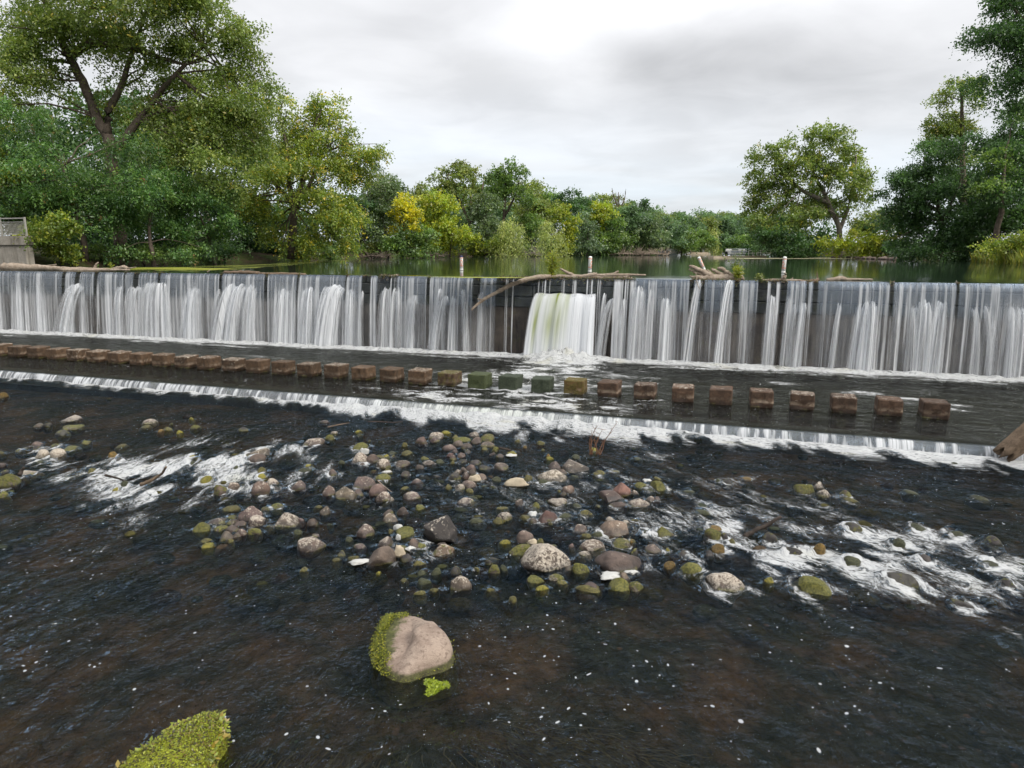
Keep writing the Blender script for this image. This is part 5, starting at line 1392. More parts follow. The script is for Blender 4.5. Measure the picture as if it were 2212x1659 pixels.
# ------------------------------------------------------------------ the row of concrete blocks across the pool
def build_blocks():
    SZ, TOP = .80, .55
    n = len(BLOCKP)
    rng = random.Random(2)
    shapes = []
    for k in range(3):
        mb = MB(); mb.box((0, 0, 0), (SZ, SZ, TOP + .6), 0, .035)
        bm = bmesh.new(); me = mb.mesh('concrete_block', M['rock']); bm.from_mesh(me)
        bmesh.ops.subdivide_edges(bm, edges=[e for e in bm.edges if e.calc_length() > .3], cuts=5, use_grid_fill=True)
        for v in bm.verts:
            q = fbm(np.array([v.co.x * 6 + k * 9]), np.array([v.co.y * 6]), np.array([v.co.z * 6]), seed=8)[0] - .5
            v.co += Vector((v.co.x, v.co.y, v.co.z * .4)).normalized() * .09 * q
        bm.to_mesh(me); bm.free(); shapes.append(me)
    green = 21
    for i, (u, W) in enumerate(BLOCKP):
        x, y = xy(u, W)
        o = link('concrete_block', shapes[i % 3], None, (x, y, ZP + TOP - (TOP + .6) / 2 + rng.uniform(-.02, .02)))
        o.rotation_euler = (rng.uniform(-.03, .03), rng.uniform(-.03, .03), -math.radians(18.5) + rng.uniform(-.06, .06))
        f = rng.uniform(.7, 1.15)
        o['tint'] = [.076 * f, .049 * f, .029 * f]
        o['pale'] = .42 + rng.uniform(-.08, .12); o['moss'] = .12; o['wet'] = .0; o['level'] = ZP + .02; o['tide'] = rng.uniform(.3, 1)
        o['mosstint'] = [.1, .1, .03]
        if i >= 24: o['tint'] = [.074 * f, .047 * f, .031 * f]
        k = i - green
        if k in (0, 1, -1): o['tint'] = [.05, .06, .045]; o['moss'] = .75; o['mosstint'] = [.035, .048, .028]; o['wet'] = .4
        if k == -1: o['mosstint'] = [.05, .066, .025]
        if k == -2: o['moss'] = .42; o['mosstint'] = [.09, .08, .02]
        if k == 2: o['tint'] = [.11, .07, .025]; o['moss'] = .5; o['mosstint'] = [.10, .08, .02]
        nth = ['first', 'second', 'third', 'fourth', 'fifth', 'sixth', 'seventh', 'eighth', 'ninth', 'tenth', 'eleventh', 'twelfth', 'thirteenth', 'fourteenth', 'fifteenth', 'sixteenth', 'seventeenth', 'eighteenth']
        if k == 0: lab = 'darkest green slimy block, left one of the two in the sluice foam'
        elif k == 1: lab = 'dark green wet block, right one of the two in the sluice foam'
        elif k == -1: lab = 'moss-green block where the sluice foam begins, left of the darkest block'
        elif k == -2: lab = 'brown block with yellow moss, second left of the darkest green block'
        elif k == 2: lab = 'ochre block just right of the two dark green blocks'
        elif k < 0:
            lab = f'brown square block, {nth[i]} from the far left end of the row' if i < 11 else f'brown square block, {nth[-k - 3]} to the left of the yellow-mossed block'
        else:
            j = n - 1 - i
            lab = f'brown square block, {nth[j]} from the near right end of the row' if j else 'brown square block closing the row at its near right end'
        tag(o, lab, 'concrete block', 'concrete blocks in a row across the pool')


build_blocks()


# ------------------------------------------------------------------ buoys
def buoy(label, X, Y, tilt=0.0, cap='white', turn=0.0):
    p = onz(X, Y, ZL)
    e = empty('marker_buoy', (p.x, p.y, ZL), label, 'buoy', 'white marker buoys above the dam')
    e.rotation_euler = (0.0, tilt, 0)
    b = MB(); b.lathe([(.115, -.35), (.115, .90), (.115, .905)], sides=16); b.lathe([(.125, .02), (.125, .10)], sides=16)
    b.build('body', M['white'], e, True)
    c = MB(); c.lathe([(.118, .9), (.118, .96), (.09, 1.0), (.04, 1.02)], sides=16); c.build('cap', M[cap], e, True)
    d = MB()
    def wrap(pts, r):
        return [(r * math.sin(a + turn), -r * math.cos(a + turn), z) for a, z in pts]
    R = .118
    for (a0, z0), (a1, z1) in (((0, .72), (.75, .56)), ((.75, .56), (0, .40)), ((0, .40), (-.75, .56)), ((-.75, .56), (0, .72))):
        seg = []
        for i in range(5):
            t = i / 4; seg.append((a0 + (a1 - a0) * t, z0 + (z1 - z0) * t))
        V = wrap([(a, z + .03) for a, z in seg], R) + wrap([(a, z - .03) for a, z in seg], R)
        d.add(V, [(i, i + 1, i + 6, i + 5) for i in range(4)])
    d.build('diamond', M['orange'], e)
    o = MB(); o.lathe([(.117, .84), (.1185, .845), (.1185, .865), (.117, .87)], sides=16); o.lathe([(.117, .30), (.1185, .305), (.1185, .325), (.117, .33)], sides=16)
    o.build('band', M['orange'], e)
    q = MB()
    for z, w in ((.80, .55), (.36, .5), (.25, .65)):
        V = wrap([(-w + 2 * w * i / 6, z + .013) for i in range(7)], R) + wrap([(-w + 2 * w * i / 6, z - .013) for i in range(7)], R)
        q.add(V, [(i, i + 1, i + 8, i + 7) for i in range(6)])
    q.build('lettering', M['ink'], e)


buoy('upright white buoy with a dark blue cap and orange diamond', 997, 584, 0, 'navy')
buoy('upright white buoy behind the weedy driftwood pile', 1274, 588, .02, 'white', .9)
buoy('white buoy tipped over to one side behind the bleached stump', 1521, 583, -.45, 'white', .5)
buoy('upright white buoy farthest to the right', 1692, 590, .03, 'white', -1.0)


# ------------------------------------------------------------------ driftwood
def log_mesh(mb, pts, rad, sides=9, seed=0, sub=5):
    rng = random.Random(seed)
    P = [Vector(p) for p in pts]
    fine, rr = [], []
    for i in range(len(P) - 1):
        for j in range(sub):
            t = j / sub
            fine.append(P[i].lerp(P[i + 1], t) + Vector((rng.uniform(-1, 1), rng.uniform(-1, 1), rng.uniform(-1, 1))) * rad[i] * .12)
            rr.append((rad[i] * (1 - t) + rad[i + 1] * t) * rng.uniform(.9, 1.1))
    fine.append(P[-1]); rr.append(rad[-1])
    mb.tube(fine, rr, sides, True, .22, rng)
    return mb


def drift(name, label, X0, branches, W=-.35, z0=ZL, mat='drift', cat='driftwood', group='driftwood caught on the dam crest'):
    """branches: lists of (photo x, photo y, radius, dW) on an upright plane along the crest"""
    def pt(x, y, dW):
        a, b, c = ray(x, y); t = (W + dW + W0) / (a * EW[0] + b * EW[1])
        return Vector((a * t, b * t, HC + c * t))
    p0 = pt(X0, HYD + 60, 0)
    e = empty(name, (p0.x, p0.y, z0), label, cat, group)
    first = None
    for i, br in enumerate(branches):
        mb = MB()
        log_mesh(mb, local(e, [pt(q[0], q[1], q[3] if len(q) > 3 else 0) for q in br]), [q[2] for q in br], 9 if br[0][2] > .08 else 6, i * 3 + int(X0))
        o = mb.build('trunk' if i == 0 else 'branch', M[mat], first or e, True)
    return e


drift('driftwood_log', 'long thick bleached log lying at the left end of the crest', 60, [[(8, 578, .30), (30, 577, .34), (60, 579, .27), (90, 579, .22), (140, 581, .17), (200, 582, .13), (240, 582, .09)], [(88, 577, .06), (110, 573, .05), (122, 571, .03)], [(70, 578, .04), (55, 572, .02), (45, 566, .012)]], -1.3)
drift('driftwood_log', 'slim low log floating just behind the long bleached log', 190, [[(130, 583, .12), (180, 584, .11), (235, 583, .09), (280, 583, .06)]], -1.0)
drift('driftwood_snag', 'short upright snag sticking out of the duckweed', 205, [[(203, 582, .10), (206, 576, .09), (209, 570, .07), (212, 567, .04)]], -1.5)
drift('driftwood_limb', 'pale forked limb floating beside the duckweed edge', 260, [[(235, 582, .06), (255, 579, .13), (268, 577, .14), (276, 580, .10)], [(276, 580, .05), (290, 578, .04), (294, 577, .02)]], -2.2)
drift('driftwood_log', 'flat brown log along the crest, third bay of the left half', 500, [[(485, 589, .12), (520, 588, .11), (560, 590, .10)]], -.45, mat='drift_brown')
drift('driftwood_stick', 'small dark stub pointing up by the flat brown log', 452, [[(448, 588, .05), (452, 585, .04), (454, 583, .03)]], -.5)
drift('driftwood_log', 'thin brown plank-like log on the crest left of centre', 600, [[(560, 592, .10), (610, 592, .10), (660, 593, .08)]], -.4, mat='drift_brown')
drift('driftwood_stick', 'little twig stub on the crest below the first buoy', 855, [[(835, 598, .05), (845, 596, .05), (858, 594, .05), (859, 596, .02)]], -.3)
drift('fallen_branch', 'long bare branch slanting down over the face of the dam', 1100, [[(1018, 670, .05, 1.2), (1030, 658, .07, 1.05), (1048, 645, .09, .9), (1075, 630, .11, .7), (1105, 615, .13, .45), (1135, 604, .14, .25), (1170, 598, .13, .05), (1190, 597, .1, -.1)], [(1044, 648, .05, .92), (1036, 647, .05, .92), (1031, 645, .025, .92)], [(1081, 627, .05, .66), (1078, 622, .03, .66)]], .1)
drift('driftwood_pile', 'jumbled heap of grey branches with weeds above the open sluice', 1215, [[(1165, 598, .09), (1200, 598, .12), (1250, 598, .13), (1300, 600, .11), (1340, 600, .08), (1366, 601, .05)], [(1210, 580, .05), (1222, 587, .08), (1236, 594, .10), (1250, 600, .09)], [(1250, 598, .10), (1275, 595, .12), (1290, 592, .1)], [(1305, 598, .1), (1325, 592, .08), (1336, 586, .05)], [(1345, 600, .09), (1362, 595, .05), (1378, 592, .03)], [(1190, 600, .1), (1230, 604, .09), (1265, 601, .08)], [(1260, 596, .10), (1330, 594, .09), (1395, 594, .04)]], -.25)
drift('driftwood_stump', 'big bleached root stump with prongs pointing up, on the crest right of centre', 1540, [[(1500, 601, .15), (1525, 603, .24), (1560, 603, .27), (1590, 601, .22), (1606, 598, .12)], [(1489, 574, .05), (1497, 577, .10), (1510, 583, .13), (1526, 591, .18), (1545, 601, .16)], [(1493, 578, .03), (1489, 582, .04), (1494, 585, .05), (1505, 583, .08)], [(1497, 588, .05), (1512, 591, .08), (1530, 597, .1)], [(1527, 583, .03), (1533, 587, .06), (1541, 594, .08), (1548, 600, .1)], [(1532, 586, .02), (1529, 582, .02)], [(1536, 581, .07), (1546, 586, .10), (1558, 593, .12), (1570, 599, .12)], [(1550, 580, .07), (1559, 580, .10), (1567, 586, .11), (1576, 592, .12), (1584, 599, .12)], [(1490, 596, .04), (1500, 600, .09), (1513, 604, .11)], [(1572, 598, .08), (1590, 593, .10), (1606, 589, .08)], [(1580, 591, .04), (1592, 588, .03)]], -.5)
drift('driftwood_stick', 'thin stick hanging over the crest beside the bleached stump', 1503, [[(1503, 588, .02, .3), (1504, 600, .02, .35), (1506, 612, .02, .4), (1511, 625, .012, .45)]], -.1)
drift('driftwood_log', 'pale thin log along the crest under the farthest right buoy', 1660, [[(1630, 606, .06), (1670, 605, .08), (1720, 606, .07), (1745, 607, .05)], [(1705, 606, .04), (1711, 602, .03), (1713, 600, .02)]], -.3)
drift('driftwood_post', 'broken grey stake standing upright on the crest', 1693, [[(1690, 612, .12), (1693, 602, .11), (1697, 590, .07)]], -.1)
drift('driftwood_log', 'short knobbly brown log with an upright twig on the crest', 1755, [[(1728, 610, .14), (1745, 610, .12), (1765, 607, .13), (1769, 605, .1)], [(1767, 604, .04), (1765, 595, .025), (1765, 586, .015)]], -.15, mat='drift_brown')
drift('driftwood_log', 'low pale log floating at the crest, farthest to the right', 1840, [[(1785, 605, .08), (1800, 604, .12), (1815, 602, .14), (1830, 604, .1), (1850, 604, .06), (1885, 604, .04)], [(1786, 606, .06), (1792, 602, .05), (1796, 601, .03)]], -.9)


def plant(name, label, X, Y, W, stems, hgt, pal, leaf, seed, blades=0, bpal='grass', cat='plant', group=None, spread=.5):
    a, b, c = ray(X, Y); t = (W + W0) / (a * EW[0] + b * EW[1])
    e = empty(name, (a * t, b * t, HC + c * t), label, cat, group)
    rng = random.Random(seed); r = np.random.default_rng(seed)
    mb = MB(); pts = []
    for k in range(stems):
        an = rng.uniform(0, 6.28); ln = hgt * rng.uniform(.6, 1.1); out = rng.uniform(.1, 1) * spread * hgt
        P = [Vector((math.cos(an) * out * (i / 6) ** 1.3, math.sin(an) * out * (i / 6) ** 1.3, ln * i / 6)) for i in range(7)]
        mb.tube(P, [.012, .011, .01, .009, .008, .006, .004], 4, False)
        pts += P[1:]
    for k in range(blades):
        an = rng.uniform(0, 6.28); ln = hgt * rng.uniform(.9, 1.5)
        P = [Vector((math.cos(an) * ln * .55 * (i / 7) ** 2, math.sin(an) * ln * .55 * (i / 7) ** 2, ln * (i / 7) - ln * .35 * max(0, i / 7 - .65) ** 1 * 2)) for i in range(8)]
        s = Vector((-math.sin(an), math.cos(an), 0)) * .03
        V = [p + s * (1 - i / 8) for i, p in enumerate(P)] + [p - s * (1 - i / 8) for i, p in enumerate(P)]
        mb.add(V, [(i, i + 1, i + 9, i + 8) for i in range(7)])
    mb.build('stem', M['stem'], e)
    if leaf:
        n = leaf
        c0 = np.array([tuple(p) for p in pts]); q = c0[r.integers(len(c0), size=n)] + r.normal(size=(n, 3)) * .07
        ax = r.normal(size=(n, 3)); ax[:, 2] = np.abs(ax[:, 2]) * .7; ax /= np.linalg.norm(ax, axis=1)[:, None]
        sd = np.cross(ax, r.normal(size=(n, 3))); sd /= np.linalg.norm(sd, axis=1)[:, None]
        L = .15 * r.uniform(.7, 1.3, n)[:, None]
        V = np.stack([q, q + ax * L * .5 + sd * L * .16, q + ax * L, q + ax * L * .5 - sd * L * .16], 1).reshape(-1, 3)
        cols = np.array([p[0] for p in PAL[pal]]); C = np.repeat(1.3 * cols[r.integers(len(cols), size=n)] * r.uniform(.8, 1.2, (n, 1)), 4, 0)
        me = np_mesh('foliage', V, np.arange(len(V)).reshape(-1, 4), M['leaf'], False); cattr(me, 'col', C)
        tag(link('foliage', me, e), kind='stuff')


M['stem'] = simple_mat('weed_stem', (.17, .19, .05), .7, .3)
M['dry_stem'] = simple_mat('dry_stem', (.15, .075, .04), .8, .3)
plant('willow_weed', 'leafy green weed with tall reed blades growing on the driftwood heap', 1192, 597, -.25, 20, 1.1, 'lime', 800, 5, 7, group='weeds growing on the crest')
plant('willow_weed', 'bright green tuft at the right end of the bleached stump', 1594, 602, -.2, 16, .5, 'lime', 420, 6, group='weeds growing on the crest')
plant('willow_weed', 'thin see-through weed standing behind the bright green tuft', 1590, 600, -.7, 12, 1.25, 'midgreen', 170, 7, group='weeds growing on the crest', spread=.55)
plant('willow_weed', 'tiny green sprig on the long bleached log', 240, 580, -1.1, 6, .35, 'lime', 50, 8, group='weeds growing on the crest')
plant('willow_weed', 'mossy grass tuft on the crest beside the broken stake', 1640, 608, -.05, 10, .3, 'olive', 120, 9, group='weeds growing on the crest')



def build_crest_weed():
    r = np.random.default_rng(17); P = []
    for a, b, n in [(p[0], p[1], 26) for p in GAPS] + [(1515, 1592, 160), (1989, 2145, 320), (2145, 2400, 420), (2400, 2539, 220), (3074, 3124, 90), (300, 700, 60), (2765, 2960, 160)]:
        x = r.uniform(a, b, n); u = np.array([onW(q * K, 0, 4.5) for q in x])
        for q in u:
            X, Y = xy(q, r.uniform(-.12, .06)); drop = max(0.0, r.normal() * .12)
            P.append((X + (EW[0] * .05 if drop else 0), Y + (EW[1] * .05 if drop else 0), 4.49 + .03 * r.random() - drop))
    P = np.array(P)
    leaf_scatter('crest_weed', P, np.tile([EW[0] * .5, EW[1] * .5, .8], (len(P), 1)), .11, [(.05, .055, .02), (.09, .1, .025), (.14, .14, .03), (.09, .06, .035), (.16, .1, .05)], 18, None, .4)


# ------------------------------------------------------------------ duckweed on the lake
def sheet(name, pts, z, mat, kind='stuff', wob=.25, seed=0):
    r = np.random.default_rng(seed)
    c = [onz(x, y, z) for x, y in pts]
    P = []
    for i in range(len(c)):
        a, b = c[i], c[(i + 1) % len(c)]
        for j in range(6):
            q = a.lerp(b, j / 6); P.append(q + Vector((r.normal(), r.normal(), 0)) * wob)
    mb = MB(); mb.add(P, [tuple(range(len(P)))])
    o = mb.build(name, mat)
    return tag(o, kind=kind)


def duck_mat(name, a, b, lo, hi):
    m, t, out = material(name)
    pos = t.new('ShaderNodeNewGeometry').outputs['Position']
    n = t.noise(t.vmath('MULTIPLY', pos, (.35, 1.0, 1.0)), .9, 6, .65, .6); g = t.noise(pos, 14, 3, .6)
    mk = t.ramp(t.math('ADD', n, t.math('MULTIPLY', t.math('SUBTRACT', g, .5), .3)), lo, hi)
    df = pbsdf(t, t.mix(g, a, b), .8, None, .2)
    tr = t.new('ShaderNodeBsdfTransparent')
    t.l.new(t.shmix(mk, tr.outputs[0], df), out.inputs[0])
    return m


M['duckweed'] = duck_mat('duckweed', (.15, .17, .02), (.24, .25, .035), .36, .48)
M['pollen'] = duck_mat('pollen_scum', (.34, .32, .18), (.42, .4, .26), .34, .5)
M['thin_duck'] = duck_mat('thin_duckweed', (.13, .16, .03), (.2, .22, .04), .47, .6)
sheet('duckweed', [(150, 582.5), (230, 578.5), (330, 577.2), (420, 578), (500, 580), (470, 583), (350, 582.5), (250, 584)], ZL + .012, M['duckweed'], seed=1)
sheet('thin_duckweed', [(330, 577.5), (560, 571), (640, 566), (760, 561), (790, 560.5), (700, 566), (600, 575), (500, 583), (420, 586), (330, 585)], ZL + .008, M['thin_duck'], seed=2)
sheet('pollen_scum', [(1560, 557.6), (1660, 556.2), (1800, 556.2), (1920, 557.6), (1850, 559), (1700, 559.2), (1600, 559.0)], ZL + .012, M['pollen'], seed=3, wob=.1)
sheet('thin_scum', [(1100, 598.5), (1010, 598), (900, 597.6), (1000, 600), (1090, 600.5), (1160, 600.5)], ZL + .010, M['duckweed'], seed=4, wob=.08)


# ------------------------------------------------------------------ abutment and railing on the left bank
def build_abutment():
    p = ony(62, 583, 54.0)
    e = empty('abutment', (p.x, p.y, 4.0), 'pale concrete abutment wall at the left end of the dam', 'wall', rz=-AZ)
    w = MB()
    for k in range(14):
        w.box((-.62 - k * 1.22, .3, 1.05), (1.20, .6, 2.5))
    for k, pn in enumerate([(-.62 - k * 1.22) for k in range(14)]):
        pb = MB(); pb.box((pn, -.02, 1.05), (1.195, .08, 2.4), 0, .015) if False else pb.box((pn, -.03, .95), (1.19, .06, 2.3))
        pb.build('panel', M['abutment'], e)
    w.build('wall', M['abutment'], e)
    c = MB(); c.box((-8.5, .25, 2.62), (17.2, .8, .68)); c.build('cap', M['abutment'], e)
    r = empty('railing', (p.x, p.y, 6.96), 'beige metal railing along the top of the abutment wall', 'railing', rz=-AZ)
    for z, h in ((1.33, .09), (1.05, .05), (.12, .07)):
        b = MB(); b.box((-8.4, .25, z), (16.8, .06, h)); b.build('rail', M['metal'], r)
    bm = MB(); bm.box((0, 0, 0), (.025, .025, .92)); bs = bm.mesh('baluster', M['metal'])
    for k in range(132):
        if k % 20 == 0: continue
        link('baluster', bs, r, (-.05 - k * .127, .25, .585))
    pm = MB(); pm.box((0, 0, 0), (.12, .12, 1.42)); pst = pm.mesh('post', M['metal'])
    for k in range(7): link('post', pst, r, (-.06 - k * 2.54, .25, .70))


build_abutment()


# ------------------------------------------------------------------ boats, dock and shore things
def at(x, y, z=ZL): return onz(x, y, z)


def pontoon(label, x0, x1, y, rz, canopy):
    a, b = at(x0, y), at(x1, y)
    L = (b - a).length; c = (a + b) / 2
    e = empty('pontoon_boat', (c.x, c.y, ZL), label, 'boat', 'pontoon boats at the far docks', math.atan2(b.y - a.y, b.x - a.x) + rz)
    for s in (-1, 1):
        m = MB(); m.tube([(-L / 2 - .3, s * .85, .12), (-L / 2, s * .85, .14), (L / 2 - .5, s * .85, .14), (L / 2, s * .85, .24)], [.22, .30, .30, .12], 10); m.build('pontoon', M['alu'], e, True)
    d = MB(); d.box((0, 0, .48), (L, 2.3, .12)); d.build('deck', M['alu'], e)
    for s in (-1, 1):
        m = MB(); m.box((-.05 * L, s * 1.1, .88), (L * .86, .05, .62)); f = m.build('side_panel', M['white'], e)
        q = MB(); q.box((-.05 * L, s * 1.13, .92), (L * .8, .02, .10)); q.build('stripe', M['blue'], f)
    for xx in (-.48 * L, .38 * L):
        m = MB(); m.box((xx, 0, .88), (.05, 2.15, .62)); m.build('end_panel', M['white'], e)
    m = MB()
    for k in range(6):
        m.tube([(-.46 * L + k * L * .165, -1.1, 1.2), (-.46 * L + k * L * .165, -1.1, 1.42)], .025, 5)
        m.tube([(-.46 * L + k * L * .165, 1.1, 1.2), (-.46 * L + k * L * .165, 1.1, 1.42)], .025, 5)
    for s in (-1, 1): m.tube([(-.47 * L, s * 1.1, 1.42), (.37 * L, s * 1.1, 1.42)], .03, 5)
    m.build('guard_rail', M['alu'], e)
    for xx in (-.35 * L, .2 * L):
        s = MB(); s.box((xx, .7, .8), (1.2, .6, .5), 0, .06); s.box((xx, 1.0, 1.2), (1.2, .15, .5), 0, .04); s.build('seat', M['white'], e)
    k = MB(); k.box((.05 * L, -.5, 1.0), (.5, .6, .9), 0, .05); k.build('console', M['white'], e)
    mo = MB(); mo.box((-.5 * L - .25, 0, .6), (.4, .4, .8), 0, .08); mo.build('outboard_motor', M['black'], e)
    if canopy:
        m = MB()
        for s in (-1, 1):
            m.tube([(-.1 * L, s * 1.0, .9), (.1 * L, s * 1.0, 2.3)], .03, 5); m.tube([(.35 * L, s * 1.0, .9), (.25 * L, s * 1.0, 2.3)], .03, 5)
        f = m.build('canopy_frame', M['alu'], e)
        m = MB()
        for i in range(5):
            m.box((.02 * L + i * .07 * L, 0, 2.3 + .08 * math.sin(math.pi * (i + .5) / 5)), (.075 * L, 2.2, .05))
        m.build('canopy', M['white'], f)
    return e


pontoon('white pontoon boat with a blue stripe moored at the long dock', 1570, 1622, 555.2, .12, False)
pontoon('small pontoon boat with a raised white canopy by the shaded lawn', 1446, 1462, 549.6, .05, True)


def build_dock():
    a, b = at(1535, 557.2), at(1655, 556.6)
    c = (a + b) / 2; L = (b - a).length
    e = empty('dock', (c.x, c.y, ZL), 'long beige floating dock in front of the pontoon boat', 'dock', rz=math.atan2(b.y - a.y, b.x - a.x))
    d = MB(); d.box((0, 0, .12), (L, 1.5, .3), 0, .03); d.build('float', M['dock'], e)
    n = int(L / .25)
    pm = MB(); pm.box((0, 0, 0), (.235, 1.55, .04)); ps = pm.mesh('plank', M['dock'])
    for k in range(n): link('plank', ps, e, (-L / 2 + .125 + k * .25, 0, .293))
    g = MB()
    for s in (-.7, .7):
        for z in (.75, 1.15): g.tube([(L * .22, s, z), (L * .52, s, z + .1)], .04, 6)
        for k in range(5): g.tube([(L * .22 + k * L * .075, s, .3), (L * .22 + k * L * .075, s, 1.17)], .03, 6)
    g.build('gangway_rail', M['white'], e)


build_dock()
def far_box(name, label, cat, x, y, D, parts, mat, group=None):
    p = ony(x, y, D); gz = float(land_z(np.array([p.x]), np.array([D]))[0])
    e = empty(name, (p.x, D, max(gz, 4.5)), label, cat, group)
    for nm, shapes in parts:
        mb = MB()
        for s in shapes: mb.box(*s)
        mb.build(nm, M[mat], e)
    return e


for x, lab in ((1506, 'white lawn chair on the far shore, nearer the round table'), (1519, 'white lawn chair on the far shore, beside the low steps')):
    far_box('lawn_chair', lab, 'chair', x, 548, 186, [('seat', [((0, 0, .42), (.6, .6, .08))]), ('backrest', [((0, .3, .85), (.6, .08, .9))]), ('leg', [((-.25, -.25, .2), (.07, .07, .4)), ((.25, -.25, .2), (.07, .07, .4))])], 'white', 'white lawn chairs on the far shore')
p = ony(1487, 546, 186)
e = empty('garden_table', (p.x, 186, 5.2), 'round white table tipped on edge on the far shore', 'table'); m = MB(); m.tube([(0, 0, .8), (.05, -.06, .83)], .75, 16); m.build('tabletop', M['white'], e); m = MB(); m.tube([(0, .3, 0), (0, .05, .8)], .06, 6); m.build('leg', M['white'], e)
e = far_box('shore_steps', 'low brown wooden landing at the far water edge', 'landing', 1508, 551, 181, [('step', [((0, 0, .10), (6.0, 1.6, .25))]), ('step', [((.6, 1.2, .38), (4.5, 1.0, .3))])], 'dock')
e = far_box('bench', 'dark blue bench on the shaded lawn beside the canopy boat', 'bench', 1432, 549, 182, [('seat', [((0, 0, .45), (2.4, .5, .1))]), ('backrest', [((0, .25, .8), (2.4, .08, .6))]), ('leg', [((-1, 0, .2), (.12, .4, .45)), ((1, 0, .2), (.12, .4, .45))])], 'blue')


def build_lamp():
    D = 110
    p = ony(1905, 540, D); gz = float(land_z(np.array([p.x]), np.array([D]))[0])
    top = ony(1908, 466, D).z
    e = empty('street_lamp', (p.x, D, gz), 'black street lamp with a white acorn globe above the lime bush', 'street lamp')
    h = top - gz
    m = MB(); m.lathe([(.18, 0), (.18, .5), (.09, .7), (.075, h - .5), (.12, h - .45), (.12, h - .32)], sides=10); m.build('pole', M['black'], e, True)
    g = MB(); g.lathe([(.12, h - .32), (.25, h - .1), (.27, h + .2), (.2, h + .5), (.08, h + .62)], sides=12); g.build('globe', M['white'], e, True)
    c = MB(); c.lathe([(.1, h + .6), (.06, h + .75), (.02, h + .9)], sides=8); c.build('finial', M['white'], e, True)
    b = MB(); b.tube([(.05, 0, h - .95), (.6, 0, h - .95)], .03, 6); b.box((.32, 0, h - .98), (.3, .2, .22)); b.lathe([(.12, h - 1.25), (.14, h - 1.1), (.05, h - 1.02)], c=(.52, 0, 0), sides=8); b.build('camera_bracket', M['black'], e)
    s = MB(); s.tube([(.05, 0, h - 2.05), (1.1, 0, h - 2.05)], .025, 6); s.build('banner_arm', M['black'], e)
    V = [(.12, -.02, h - 2.9), (1.12, -.02, h - 2.9), (1.12, -.02, h - 2.35), (.85, -.02, h - 2.15), (.55, -.02, h - 2.06), (.12, -.02, h - 2.06)]
    q = MB(); q.add(V + [(x, .02, z) for x, y, z in V], [tuple(range(6)), tuple(range(11, 5, -1))] + [(i, i + 6, (i + 1) % 6 + 6, (i + 1) % 6) for i in range(6)]); bn = q.build('banner', M['white'], e)
    r = MB(); r.box((.5, -.03, h - 2.3), (.35, .012, .12)); r.build('emblem', M['orange'], bn)
    r = MB(); r.box((.62, -.03, h - 2.5), (.5, .012, .06)); r.box((.6, -.03, h - 2.68), (.7, .012, .10)); r.build('lettering', M['ink'], bn)


build_lamp()


def build_shore_brush():
    rng = random.Random(5)
    def brush(label, xs, y, D, n, hgt, mat='drift', name='brushwood'):
        c = ony((xs[0] + xs[1]) / 2, y, D)
        e = empty(name, (c.x, D, ZL - .1), label, 'brushwood', 'fallen brushwood along the far shore')
        w = (xs[1] - xs[0]) * D / FD
        m = MB(); log_mesh(m, [(-w / 2, 0, .2), (-w * .2, .2, .55), (w * .1, 0, .5), (w / 2, .2, .25)], [.06, .13, .15, .06], 7, 3); m.build('trunk', M[mat], e, True)
        m = MB()
        for k in range(n):
            x = rng.uniform(-.5, .5) * w
            a = Vector((x, rng.uniform(-.5, 1), rng.uniform(.1, .5))); b = a + Vector((rng.uniform(-1.6, 1.6), rng.uniform(-1, 1), rng.uniform(.2, 1) * hgt))
            m.tube(limb_pts(a, b, rng, 4, .1), [.05, .045, .035, .025, .015], 4, False)
        m.build('branches', M[mat], e)
    brush('heap of bleached fallen branches lying in the far water', (1375, 1445), 553, 156, 130, 1.6)
    brush('leaning fallen trunk with twigs left of the bleached heap', (1315, 1385), 553, 156, 50, 2.2)
    brush('grey twiggy brushwood under the leafy bank left of the first willow', (1020, 1080), 555, 134, 45, 1.0, 'bark')
    brush('grey brushwood between the two willows', (1135, 1170), 555, 136, 60, 2.2, 'bark_pale')
    brush('small fallen branches below the forked cottonwood', (780, 835), 559, 104, 40, 1.2, 'bark')
    brush('brown brushwood at the foot of the brilliant yellow tree', (900, 960), 556, 120, 40, 1.0, 'bark')
    # stones of the right-hand bank
    for k in range(13):
        x = 1800 + k * 11 + rng.uniform(-2, 2); D = 113 - k * 1.5
        p = ony(x, 555, D)
        P, F = stone_shape(900 + k, False)
        r = rng.uniform(.22, .55)
        o = link('bank_stone', np_mesh('bank_stone', P * np.array([r * 1.2, r, r * .7]), F, M['rock']), None, (p.x, p.y, 4.62))
        f = rng.uniform(.8, 1.1); o['tint'] = [.16 * f, .13 * f, .115 * f]; o['pale'] = .3; o['moss'] = .1; o['wet'] = 0.0; o['level'] = 4.4; o['mosstint'] = [.1, .1, .03]
        tag(o, 'grey-brown bank stone at the water below the lime bush', 'rock', 'grey bank stones below the lime bush')


build_shore_brush()


